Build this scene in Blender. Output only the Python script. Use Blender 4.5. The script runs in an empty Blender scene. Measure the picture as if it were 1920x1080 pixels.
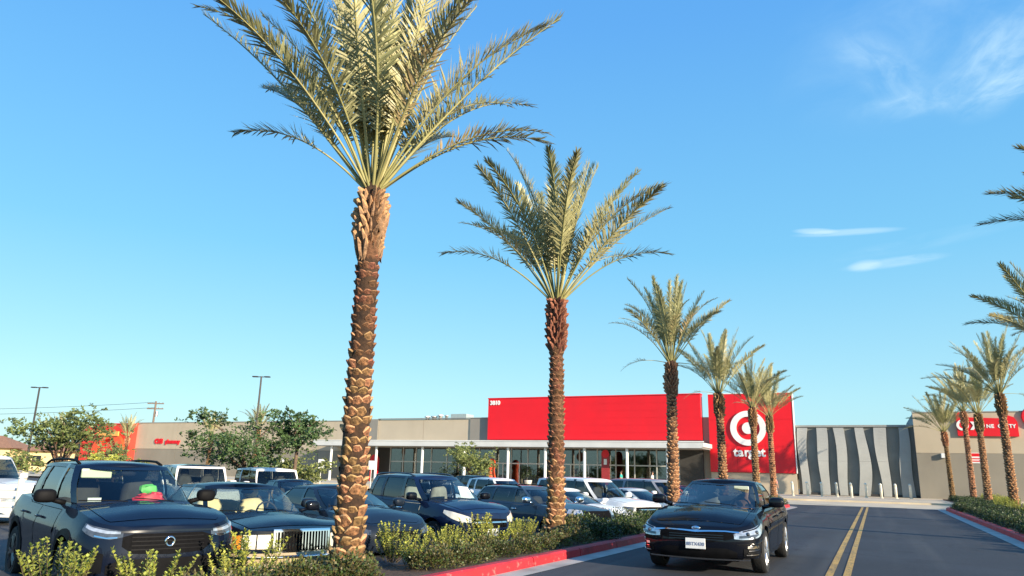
import bpy, math, random
from mathutils import Vector, Matrix, Euler
R = math.radians
random.seed(7)
scene = bpy.context.scene
COL = scene.collection

# ------------------------------------------------------------------ camera, sky, sun, exposure
cam_d = bpy.data.cameras.new('camera')
cam_d.sensor_width = 36.0
cam_d.lens = 26.06
cam_d.clip_start = 0.1
cam_d.clip_end = 4000
cam = bpy.data.objects.new('camera', cam_d)
COL.objects.link(cam)
cam.location = (0, 0, 1.52)
cam.rotation_euler = (Matrix.Rotation(R(25.6), 3, 'Z') @ Matrix.Rotation(R(90 + 13.95), 3, 'X') @ Matrix.Rotation(R(1.35), 3, 'Z')).to_euler()
scene.camera = cam

SUN_AZ, SUN_EL = 111.0, 16.5            # clockwise from +Y, above the horizon
sun_dir = Vector((math.sin(R(SUN_AZ)) * math.cos(R(SUN_EL)), math.cos(R(SUN_AZ)) * math.cos(R(SUN_EL)), math.sin(R(SUN_EL))))

world = bpy.data.worlds.new('World')
scene.world = world
world.use_nodes = True
wn, wl = world.node_tree.nodes, world.node_tree.links
wn.clear()


def wnode(kind, **kw):
    n = wn.new(kind)
    for k, v in kw.items():
        setattr(n, k, v)
    return n


sky = wnode('ShaderNodeTexSky', sky_type='NISHITA', sun_disc=False)
sky.sun_elevation = R(SUN_EL)
sky.sun_rotation = R(SUN_AZ)
sky.air_density = 1.0
sky.dust_density = 0.6
sky.ozone_density = 2.2
tc = wnode('ShaderNodeTexCoord')
hsv = wnode('ShaderNodeHueSaturation')
hsv.inputs['Saturation'].default_value = 1.22
hsv.inputs['Value'].default_value = 1.0
wl.new(sky.outputs[0], hsv.inputs['Color'])


def wmath(op, a, b=None, clamp=False):
    n = wnode('ShaderNodeMath', operation=op, use_clamp=clamp)
    for i, v in enumerate((a, b)):
        if v is None:
            continue
        if isinstance(v, (int, float)):
            n.inputs[i].default_value = v
        else:
            wl.new(v, n.inputs[i])
    return n.outputs[0]


def wdot(vec):
    n = wnode('ShaderNodeVectorMath', operation='DOT_PRODUCT')
    wl.new(tc.outputs['Generated'], n.inputs[0])
    n.inputs[1].default_value = vec
    return n.outputs['Value']


def cloud_patch(az, el, half_w, half_h, tilt, nscale, stretch, lo, hi, strength, seed):
    """thin cirrus about one direction of the sky: an elliptical mask times stretched noise"""
    d = Vector((math.sin(R(az)) * math.cos(R(el)), math.cos(R(az)) * math.cos(R(el)), math.sin(R(el))))
    r = Vector((math.cos(R(az)), -math.sin(R(az)), 0))
    u = r.cross(d)
    r2 = r * math.cos(R(tilt)) + u * math.sin(R(tilt))
    u2 = u * math.cos(R(tilt)) - r * math.sin(R(tilt))
    a, b, f = wdot(r2), wdot(u2), wdot(d)
    comb = wnode('ShaderNodeCombineXYZ')
    wl.new(wmath('MULTIPLY', a, nscale), comb.inputs[0])
    wl.new(wmath('MULTIPLY', b, nscale * stretch), comb.inputs[1])
    comb.inputs[2].default_value = seed
    nz = wnode('ShaderNodeTexNoise')
    nz.inputs['Scale'].default_value = 1.0
    nz.inputs['Detail'].default_value = 7
    nz.inputs['Roughness'].default_value = 0.62
    nz.inputs['Distortion'].default_value = 0.6
    wl.new(comb.outputs[0], nz.inputs['Vector'])
    mr = wnode('ShaderNodeMapRange', interpolation_type='SMOOTHSTEP')
    mr.inputs['From Min'].default_value = lo
    mr.inputs['From Max'].default_value = hi
    wl.new(nz.outputs[0], mr.inputs['Value'])
    e = wmath('ADD', wmath('POWER', wmath('ABSOLUTE', wmath('DIVIDE', a, half_w)), 2.0), wmath('POWER', wmath('ABSOLUTE', wmath('DIVIDE', b, half_h)), 2.0))
    mk = wnode('ShaderNodeMapRange', interpolation_type='SMOOTHSTEP')
    mk.inputs['From Min'].default_value = 1.0
    mk.inputs['From Max'].default_value = 0.0
    wl.new(e, mk.inputs['Value'])
    front = wmath('GREATER_THAN', f, 0.0)
    return wmath('MULTIPLY', wmath('MULTIPLY', wmath('MULTIPLY', mr.outputs[0], mk.outputs[0]), front), strength)


clouds = [
    cloud_patch(3.2, 27.6, 0.085, 0.034, -48, 22, 1.7, 0.30, 0.85, 0.34, 1.3),
    cloud_patch(6.3, 25.4, 0.10, 0.026, 2, 22, 2.2, 0.30, 0.85, 0.36, 4.7),
    cloud_patch(10.8, 26.6, 0.085, 0.050, 38, 20, 2.4, 0.28, 0.80, 0.48, 9.1),
    cloud_patch(11.2, 25.0, 0.05, 0.02, 6, 24, 5.0, 0.30, 0.70, 0.35, 3.1),
    cloud_patch(7.0, 29.5, 0.20, 0.11, 10, 9, 1.5, 0.28, 0.85, 0.26, 14.1),
    cloud_patch(-0.2, 17.15, 0.070, 0.0052, -2.5, 20, 8, 0.10, 0.55, 0.55, 2.9),
    cloud_patch(-2.4, 17.45, 0.030, 0.0046, -6, 24, 6, 0.05, 0.45, 0.60, 3.9),
    cloud_patch(2.6, 14.75, 0.065, 0.0075, 2.5, 20, 7, 0.15, 0.60, 0.45, 6.2),
    cloud_patch(0.7, 14.7, 0.022, 0.0085, 4, 24, 4, 0.10, 0.50, 0.50, 7.2),
    cloud_patch(5.0, 16.0, 0.12, 0.012, 6, 12, 5, 0.30, 0.75, 0.16, 12.0),
]
tot = clouds[0]
for c in clouds[1:]:
    tot = wmath('ADD', tot, c)
tot = wmath('MINIMUM', tot, 0.85)
mixc = wnode('ShaderNodeMix', data_type='RGBA')
wl.new(tot, mixc.inputs[0])
sep = wnode('ShaderNodeSeparateXYZ')
wl.new(tc.outputs['Generated'], sep.inputs[0])
ramp = wnode('ShaderNodeValToRGB')
er = ramp.color_ramp.elements
er[0].position, er[0].color = 0.0, (.46, .80, .90, 1)
er[1].position, er[1].color = 1.0, (.06, .30, .90, 1)
for (p_, c_) in ((.10, (.42, .80, .93, 1)), (.28, (.225, .64, .96, 1)), (.55, (.135, .46, .98, 1))):
    e_ = er.new(p_)
    e_.color = c_
wl.new(sep.outputs[2], ramp.inputs[0])
gain = wnode('ShaderNodeVectorMath', operation='SCALE')
gain.inputs['Scale'].default_value = 4.4
wl.new(ramp.outputs[0], gain.inputs[0])
mixh = wnode('ShaderNodeMix', data_type='RGBA')
mixh.inputs[0].default_value = 0.78
wl.new(hsv.outputs[0], mixh.inputs[6])
wl.new(gain.outputs[0], mixh.inputs[7])
wl.new(mixh.outputs[2], mixc.inputs[6])
mixc.inputs[7].default_value = (2.7, 3.9, 4.7, 1)
bg = wnode('ShaderNodeBackground')
bg.inputs['Strength'].default_value = 0.122
wl.new(mixc.outputs[2], bg.inputs['Color'])
wo = wnode('ShaderNodeOutputWorld')
wl.new(bg.outputs[0], wo.inputs['Surface'])

sun_d = bpy.data.lights.new('sun', 'SUN')
sun_d.energy = 4.6
sun_d.angle = R(0.5)
sun_d.color = (1.0, 0.86, 0.66)
sun = bpy.data.objects.new('sun', sun_d)
COL.objects.link(sun)
sun.rotation_euler = sun_dir.to_track_quat('Z', 'Y').to_euler()
sun.location = (20, -10, 30)
scene.view_settings.view_transform = 'Standard'
scene.view_settings.look = 'None'
scene.view_settings.gamma = 1.0
scene.view_settings.exposure = 0.95
scene.view_settings.use_curve_mapping = False
scene.render.engine = 'CYCLES'
scene.cycles.max_bounces = 8
scene.cycles.transparent_max_bounces = 16
scene.cycles.caustics_reflective = False
scene.cycles.caustics_refractive = False

# ------------------------------------------------------------------ materials
MATS = {}


def mat(name, base, rough=0.6, metal=0.0, vary=0.12, scale=6.0, bump=0.0, bscale=40.0, coat=0.0, base2=None, objrand=0.0, spec=0.5, transl=0.0, flake=0.0, detail=4.0, mapping=None, emit=0.0):
    if name in MATS:
        return MATS[name]
    m = bpy.data.materials.new(name)
    m.use_nodes = True
    nt = m.node_tree
    n, l = nt.nodes, nt.links
    p = n['Principled BSDF']
    out = n['Material Output']
    tcn = n.new('ShaderNodeTexCoord')
    vec = tcn.outputs['Object']
    if mapping:
        mp = n.new('ShaderNodeMapping')
        mp.inputs['Scale'].default_value = mapping
        l.new(vec, mp.inputs[0])
        vec = mp.outputs[0]
    nz = n.new('ShaderNodeTexNoise')
    nz.inputs['Scale'].default_value = scale
    nz.inputs['Detail'].default_value = detail
    l.new(vec, nz.inputs['Vector'])
    rp = n.new('ShaderNodeValToRGB')
    b2 = base2 or tuple(c * (1 - vary * 1.6) for c in base)
    b1 = tuple(min(1, c * (1 + vary)) for c in base)
    rp.color_ramp.elements[0].position = 0.3
    rp.color_ramp.elements[1].position = 0.7
    rp.color_ramp.elements[0].color = (*b2, 1)
    rp.color_ramp.elements[1].color = (*b1, 1)
    l.new(nz.outputs[0], rp.inputs[0])
    col = rp.outputs[0]
    if objrand:
        oi = n.new('ShaderNodeObjectInfo')
        h = n.new('ShaderNodeHueSaturation')
        mr = n.new('ShaderNodeMapRange')
        mr.inputs['To Min'].default_value = 1 - objrand
        mr.inputs['To Max'].default_value = 1 + objrand
        l.new(oi.outputs['Random'], mr.inputs[0])
        l.new(mr.outputs[0], h.inputs['Value'])
        mr2 = n.new('ShaderNodeMapRange')
        mr2.inputs['To Min'].default_value = 0.5 + objrand * 0.06
        mr2.inputs['To Max'].default_value = 0.5 - objrand * 0.06
        l.new(oi.outputs['Random'], mr2.inputs[0])
        l.new(mr2.outputs[0], h.inputs['Hue'])
        l.new(col, h.inputs['Color'])
        col = h.outputs[0]
    l.new(col, p.inputs['Base Color'])
    p.inputs['Roughness'].default_value = rough
    p.inputs['Metallic'].default_value = metal
    p.inputs['Specular IOR Level'].default_value = spec
    p.inputs['Coat Weight'].default_value = coat
    p.inputs['Coat Roughness'].default_value = 0.03
    if emit:
        l.new(col, p.inputs['Emission Color'])
        p.inputs['Emission Strength'].default_value = emit
    if bump:
        bz = n.new('ShaderNodeTexNoise')
        bz.inputs['Scale'].default_value = bscale
        bz.inputs['Detail'].default_value = 5
        l.new(vec, bz.inputs['Vector'])
        bp = n.new('ShaderNodeBump')
        bp.inputs['Strength'].default_value = bump
        bp.inputs['Distance'].default_value = 0.02
        l.new(bz.outputs[0], bp.inputs['Height'])
        l.new(bp.outputs[0], p.inputs['Normal'])
    if transl:
        tr = n.new('ShaderNodeBsdfTranslucent')
        l.new(col, tr.inputs['Color'])
        mx = n.new('ShaderNodeMixShader')
        mx.inputs[0].default_value = transl
        l.new(p.outputs[0], mx.inputs[1])
        l.new(tr.outputs[0], mx.inputs[2])
        l.new(mx.outputs[0], out.inputs['Surface'])
    MATS[name] = m
    return m


def glass(name, tint, f0=0.05):
    if name in MATS:
        return MATS[name]
    m = bpy.data.materials.new(name)
    m.use_nodes = True
    n, l = m.node_tree.nodes, m.node_tree.links
    n.remove(n['Principled BSDF'])
    tr = n.new('ShaderNodeBsdfTransparent')
    tr.inputs[0].default_value = (*tint, 1)
    gl = n.new('ShaderNodeBsdfGlossy')
    gl.inputs['Roughness'].default_value = 0.015
    lw = n.new('ShaderNodeLayerWeight')
    pw = n.new('ShaderNodeMath')
    pw.operation = 'POWER'
    pw.inputs[1].default_value = 4.5
    l.new(lw.outputs['Facing'], pw.inputs[0])
    lw.inputs['Blend'].default_value = 0.5
    fr = n.new('ShaderNodeMapRange')
    fr.inputs['To Min'].default_value = f0
    fr.inputs['To Max'].default_value = 1.0
    l.new(pw.outputs[0], fr.inputs['Value'])
    nz = n.new('ShaderNodeTexNoise')
    nz.inputs['Scale'].default_value = 1.6
    tcn = n.new('ShaderNodeTexCoord')
    l.new(tcn.outputs['Object'], nz.inputs['Vector'])
    bp = n.new('ShaderNodeBump')
    bp.inputs['Strength'].default_value = 0.004
    l.new(nz.outputs[0], bp.inputs['Height'])
    l.new(bp.outputs[0], gl.inputs['Normal'])
    mx = n.new('ShaderNodeMixShader')
    l.new(fr.outputs[0], mx.inputs[0])
    l.new(tr.outputs[0], mx.inputs[1])
    l.new(gl.outputs[0], mx.inputs[2])
    l.new(mx.outputs[0], n['Material Output'].inputs['Surface'])
    MATS[name] = m
    return m


ASPHALT = mat('asphalt', (0.030, 0.034, 0.041), 0.78, vary=0.22, scale=0.35, bump=0.35, bscale=120, detail=9)
ASPHALT2 = mat('lot_asphalt', (0.048, 0.05, 0.055), 0.8, vary=0.22, scale=0.4, bump=0.35, bscale=110, detail=9)


def layer(m, fac_sock, colour, strength=1.0):
    """mix a colour over a material's base colour by a mask"""
    n, l = m.node_tree.nodes, m.node_tree.links
    p = n['Principled BSDF']
    cur = p.inputs['Base Color'].links[0].from_socket
    mx = n.new('ShaderNodeMix')
    mx.data_type = 'RGBA'
    ml = n.new('ShaderNodeMath')
    ml.operation = 'MULTIPLY'
    ml.inputs[1].default_value = strength
    l.new(fac_sock, ml.inputs[0])
    l.new(ml.outputs[0], mx.inputs[0])
    l.new(cur, mx.inputs[6])
    mx.inputs[7].default_value = (*colour, 1)
    l.new(mx.outputs[2], p.inputs['Base Color'])


def mask(m, kind, scale, lo, hi, mapping=None, detail=3, feature=None):
    n, l = m.node_tree.nodes, m.node_tree.links
    t = n.new('ShaderNodeTexCoord')
    v = t.outputs['Object']
    if mapping:
        mp = n.new('ShaderNodeMapping')
        mp.inputs['Scale'].default_value = mapping
        l.new(v, mp.inputs[0])
        v = mp.outputs[0]
    if kind == 'noise':
        x = n.new('ShaderNodeTexNoise')
        x.inputs['Detail'].default_value = detail
        o = x.outputs[0]
    else:
        wz = n.new('ShaderNodeTexNoise')
        wz.inputs['Scale'].default_value = 1.3
        wz.inputs['Detail'].default_value = 4
        l.new(v, wz.inputs['Vector'])
        ad = n.new('ShaderNodeVectorMath')
        ad.operation = 'ADD'
        l.new(v, ad.inputs[0])
        l.new(wz.outputs['Color'], ad.inputs[1])
        v = ad.outputs[0]
        x = n.new('ShaderNodeTexVoronoi')
        x.feature = 'DISTANCE_TO_EDGE'
        o = x.outputs['Distance']
    x.inputs['Scale'].default_value = scale
    l.new(v, x.inputs['Vector'])
    mr = n.new('ShaderNodeMapRange')
    mr.inputs['From Min'].default_value = lo
    mr.inputs['From Max'].default_value = hi
    l.new(o, mr.inputs['Value'])
    return mr.outputs[0]


for m_ in (ASPHALT, ASPHALT2):
    layer(m_, mask(m_, 'noise', 95, .55, .75, detail=2), (0.15, 0.15, 0.145), .55)         # pale aggregate
    layer(m_, mask(m_, 'noise', 1.0, .50, .68, (1.1, .035, 1), 4), (0.085, 0.083, 0.078), .6)   # dusty wheel tracks along the lane
    layer(m_, mask(m_, 'noise', .8, .60, .72, None, 6), (0.012, 0.013, 0.014), .55)        # oil and sealer stains
    layer(m_, mask(m_, 'voronoi', .22, .006, .001), (0.012, 0.012, 0.013), .8)             # cracks
CONCRETE = mat('concrete', (0.66, 0.54, 0.37), 0.85, vary=0.10, scale=0.6, bump=0.2, bscale=60, detail=8)
GUTTER = mat('gutter_concrete', (0.46, 0.43, 0.38), 0.85, vary=0.12, scale=1.5, bump=0.2, bscale=60, detail=8)
REDKERB = mat('red_kerb_paint', (0.50, 0.022, 0.03), 0.6, vary=0.15, scale=1.6, bump=0.2, bscale=50, detail=8)
YELLOW = mat('yellow_line_paint', (0.62, 0.36, 0.07), 0.6, vary=0.16, scale=2.0, bump=0.15, bscale=90, detail=8)
WHITELINE = mat('white_line_paint', (0.7, 0.7, 0.68), 0.6, vary=0.16, scale=2.0)
for m_ in (YELLOW, WHITELINE):
    layer(m_, mask(m_, 'noise', 26, .50, .66, (1, .35, 1), 6), (0.05, 0.05, 0.05), .75)
    layer(m_, mask(m_, 'noise', 2.2, .55, .75, (1, .3, 1), 4), (0.10, 0.085, 0.06), .5)
layer(REDKERB, mask(REDKERB, 'noise', 9, .60, .72, None, 6), (0.33, 0.24, 0.2), .55)
layer(REDKERB, mask(REDKERB, 'noise', 2.0, .52, .75, None, 5), (0.20, 0.02, 0.022), .6)
layer(CONCRETE, mask(CONCRETE, 'noise', .5, .5, .75, None, 6), (0.36, 0.30, 0.22), .55)
layer(GUTTER, mask(GUTTER, 'noise', 1.4, .5, .72, None, 6), (0.22, 0.20, 0.18), .7)
MULCH = mat('bark_mulch', (0.12, 0.072, 0.045), 0.95, vary=0.45, scale=16, bump=1.0, bscale=38, detail=9)
EARTH = mat('far_ground', (0.16, 0.14, 0.11), 0.95, vary=0.2, scale=0.1)
STUCCO = mat('tan_stucco', (0.48, 0.40, 0.29), 0.9, vary=0.05, scale=0.35, bump=0.15, bscale=40, detail=8)
STUCCO2 = mat('brown_stucco', (0.265, 0.235, 0.185), 0.9, vary=0.06, scale=0.35, bump=0.15, bscale=40, detail=8)
PILASTER = mat('grey_pilaster', (0.24, 0.22, 0.185), 0.85, vary=0.06, scale=0.5)
layer(STUCCO, mask(STUCCO, 'noise', 1.0, .55, .8, (.9, 1, .12), 5), (0.36, 0.29, 0.20), .35)
layer(STUCCO2, mask(STUCCO2, 'noise', 1.0, .5, .8, (.7, 1, .12), 5), (0.18, 0.155, 0.12), .4)
DARKWALL = mat('charcoal_wall', (0.045, 0.043, 0.042), 0.85, vary=0.1, scale=0.6)
SIGNRED = mat('sign_red', (0.74, 0.006, 0.014), 0.42, vary=0.03, scale=0.6, bump=0.05, bscale=3)
layer(SIGNRED, mask(SIGNRED, 'noise', 1.0, .45, .8, (.6, 1, .10), 5), (0.60, 0.012, 0.02), .6)
WHITE = mat('white_paint', (0.80, 0.79, 0.76), 0.5, vary=0.04, scale=2)
CANOPY = mat('canopy_metal', (0.62, 0.62, 0.60), 0.45, metal=0.0, vary=0.05, scale=0.8)
FINGREY = mat('fin_panel_grey', (0.33, 0.335, 0.32), 0.75, vary=0.06, scale=0.8, bump=0.15, bscale=30)
FINWALL = mat('fin_back_wall', (0.19, 0.195, 0.18), 0.85, vary=0.1, scale=0.7, bump=0.2, bscale=30)
COPING = mat('wall_coping', (0.30, 0.30, 0.28), 0.6, vary=0.06)
BOLLARD = mat('cream_bollard', (0.80, 0.75, 0.62), 0.5, vary=0.06, scale=4)
MULLION = mat('mullion_aluminium', (0.55, 0.54, 0.50), 0.4, metal=0.3, vary=0.05)
STOREGLASS = glass('store_glass', (0.62, 0.66, 0.60), 0.15)
DARKIN = mat('store_interior', (0.30, 0.27, 0.22), 0.9, vary=0.5, scale=1.2)
SHELF = mat('shelf_goods', (0.22, 0.18, 0.15), 0.8, vary=0.9, scale=3.5)
METALPOLE = mat('bronze_pole', (0.055, 0.05, 0.045), 0.5, metal=0.3, vary=0.1)
WOODPOLE = mat('weathered_wood', (0.22, 0.16, 0.12), 0.9, vary=0.2, scale=8)
GALV = mat('galvanised_metal', (0.42, 0.42, 0.42), 0.4, metal=0.7, vary=0.1)
TRUNK = mat('palm_bark_gap_shade', (0.05, 0.024, 0.012), 0.95, vary=0.35, scale=14, bump=0.9, bscale=30, objrand=0.18)  # very dark bark: paints deep shade into the gaps between leaf bases
BOOT = mat('palm_boot', (0.27, 0.135, 0.058), 0.92, vary=0.45, scale=16, bump=1.0, bscale=34, objrand=0.28)
BOOTUP = mat('palm_boot_brown', (0.155, 0.066, 0.032), 0.92, vary=0.45, scale=16, bump=1.0, bscale=34, objrand=0.25)
BOOTUPCUT = mat('palm_boot_brown_cut', (0.27, 0.125, 0.06), 0.9, vary=0.4, scale=20, bump=0.8, bscale=40, objrand=0.25)
BOOTCUT = mat('palm_boot_cut', (0.50, 0.29, 0.13), 0.9, vary=0.3, scale=20, bump=0.7, bscale=40, objrand=0.25)
BOOTNEW = mat('palm_boot_new', (0.27, 0.165, 0.085), 0.9, vary=0.35, scale=18, bump=0.7, bscale=40, objrand=0.3)
FIBRE = mat('palm_fibre', (0.15, 0.07, 0.035), 0.98, vary=0.4, scale=20, bump=1.0, bscale=50)
PETIOLE = mat('palm_petiole', (0.36, 0.33, 0.13), 0.55, vary=0.15, scale=3, objrand=0.2)
LEAFLET = mat('palm_leaflet', (0.42, 0.395, 0.19), 0.45, vary=0.2, scale=3, objrand=0.28, transl=0.22)
LEAFDRY = mat('palm_leaflet_dry', (0.47, 0.36, 0.17), 0.6, vary=0.2, scale=3, objrand=0.25, transl=0.25)
LEAFBRIGHT = mat('shrub_young_leaf', (0.52, 0.53, 0.10), 0.4, vary=0.25, scale=9, objrand=0.22, transl=0.25)
LEAFMID = mat('shrub_leaf', (0.09, 0.13, 0.032), 0.42, vary=0.3, scale=9, objrand=0.22, transl=0.2)
LEAFOLIVE = mat('shrub_olive_leaf', (0.135, 0.115, 0.04), 0.5, vary=0.4, scale=9, objrand=0.25, transl=0.15)
LEAFDARK = mat('shrub_dark_leaf', (0.03, 0.052, 0.018), 0.45, vary=0.3, scale=9, objrand=0.2, transl=0.15)
TREELEAF = mat('tree_leaf', (0.09, 0.155, 0.05), 0.5, vary=0.4, scale=1.2, objrand=0.15, transl=0.25)
TREELEAF2 = mat('tree_leaf_light', (0.25, 0.29, 0.09), 0.5, vary=0.4, scale=1.2, objrand=0.15, transl=0.25)
TREEBARK = mat('tree_bark', (0.16, 0.11, 0.075), 0.95, vary=0.3, scale=10, bump=0.8)
STEM = mat('shrub_stem', (0.12, 0.09, 0.05), 0.9, vary=0.2)
TYRE = mat('tyre_rubber', (0.018, 0.018, 0.018), 0.8, vary=0.2, scale=20, bump=0.3)
BLACKPL = mat('black_plastic', (0.007, 0.007, 0.008), 0.6, vary=0.2, scale=8, spec=0.1)
GLOSSBLK = mat('gloss_black', (0.012, 0.012, 0.013), 0.12, vary=0.1, coat=0.5)
GRILLEBLK = mat('grille_black', (0.005, 0.005, 0.006), 0.7, vary=0.2, scale=30, spec=0.06)
CHROME = mat('chrome', (0.85, 0.85, 0.86), 0.08, metal=1.0, vary=0.02)
ALLOY = mat('alloy_rim', (0.62, 0.62, 0.62), 0.25, metal=0.85, vary=0.05)
ALLOYDK = mat('dark_alloy_rim', (0.09, 0.09, 0.095), 0.3, metal=0.7, vary=0.05)
LAMP = mat('headlamp_lens', (0.60, 0.62, 0.64), 0.08, metal=0.55, vary=0.25, scale=14, coat=1.0)
LAMPW = mat('headlamp_hazed_lens', (0.78, 0.72, 0.58), 0.18, metal=0.2, vary=0.15, scale=10, coat=0.8)
LAMPDK = mat('headlamp_dark_lens', (0.10, 0.11, 0.125), 0.08, metal=0.4, vary=0.3, scale=14, coat=1.0)
TAILRED = mat('tail_lamp_red', (0.35, 0.01, 0.01), 0.15, vary=0.1, coat=1.0)
AMBER = mat('amber_lens', (0.6, 0.22, 0.02), 0.2, vary=0.1, coat=0.8)
INTDK = mat('dark_upholstery', (0.03, 0.03, 0.032), 0.8, vary=0.2)
INTTAN = mat('tan_upholstery', (0.72, 0.58, 0.34), 0.75, vary=0.12)
INTGREY = mat('grey_upholstery', (0.24, 0.24, 0.23), 0.8, vary=0.15)
PLATE = mat('plate_white', (0.78, 0.78, 0.76), 0.4, vary=0.03)
PLATEBLUE = mat('plate_ink', (0.16, 0.19, 0.30), 0.5, vary=0.03)
PAPER = mat('white_paper', (0.78, 0.80, 0.76), 0.7, vary=0.04)
GREENBAG = mat('green_bag', (0.14, 0.52, 0.10), 0.5, vary=0.15)
REDBAG = mat('red_bag', (0.60, 0.03, 0.04), 0.5, vary=0.2, scale=3)
SUNVISOR = mat('pale_sunvisor', (0.62, 0.66, 0.48), 0.7, vary=0.04)
CARGLASS = glass('clear_car_glass', (0.84, 0.92, 0.88), 0.055)
TINTGLASS = glass('tinted_car_glass', (0.10, 0.12, 0.13), 0.09)
MIDGLASS = glass('mid_car_glass', (0.36, 0.42, 0.43), 0.08)
ROOFTILE = mat('terracotta_tile', (0.33, 0.17, 0.10), 0.9, vary=0.25, scale=6)
CREAM = mat('cream_render', (0.74, 0.58, 0.30), 0.9, vary=0.06)
SKIN = mat('skin', (0.50, 0.28, 0.19), 0.55, vary=0.05)
HAIR = mat('brown_hair', (0.07, 0.035, 0.02), 0.6, vary=0.2)
PINK = mat('pink_cloth', (0.68, 0.30, 0.28), 0.85, vary=0.08)
TEAL = mat('teal_cloth', (0.03, 0.42, 0.36), 0.85, vary=0.08)
WHITECLOTH = mat('white_cloth', (0.75, 0.72, 0.68), 0.85, vary=0.06)
DARKCLOTH = mat('dark_cloth', (0.03, 0.03, 0.04), 0.85, vary=0.1)
BANNERRED = mat('dark_red_banner', (0.33, 0.03, 0.035), 0.6, vary=0.1)
SIGNORANGE = mat('orange_red', (0.82, 0.10, 0.03), 0.5, vary=0.08)
GOLD = mat('gold_letters', (0.85, 0.42, 0.10), 0.5, vary=0.05)
REDFACADE = mat('red_facade_paint', (0.72, 0.05, 0.03), 0.7, vary=0.10, scale=0.7)
TEALBOX = mat('rooftop_unit_grey', (0.38, 0.46, 0.45), 0.6, vary=0.08)


def paint(name, c, metal=0.25):
    return mat(name, c, 0.5, metal=0.0, vary=0.05, scale=1.2, coat=0.62, spec=0.06)


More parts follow.
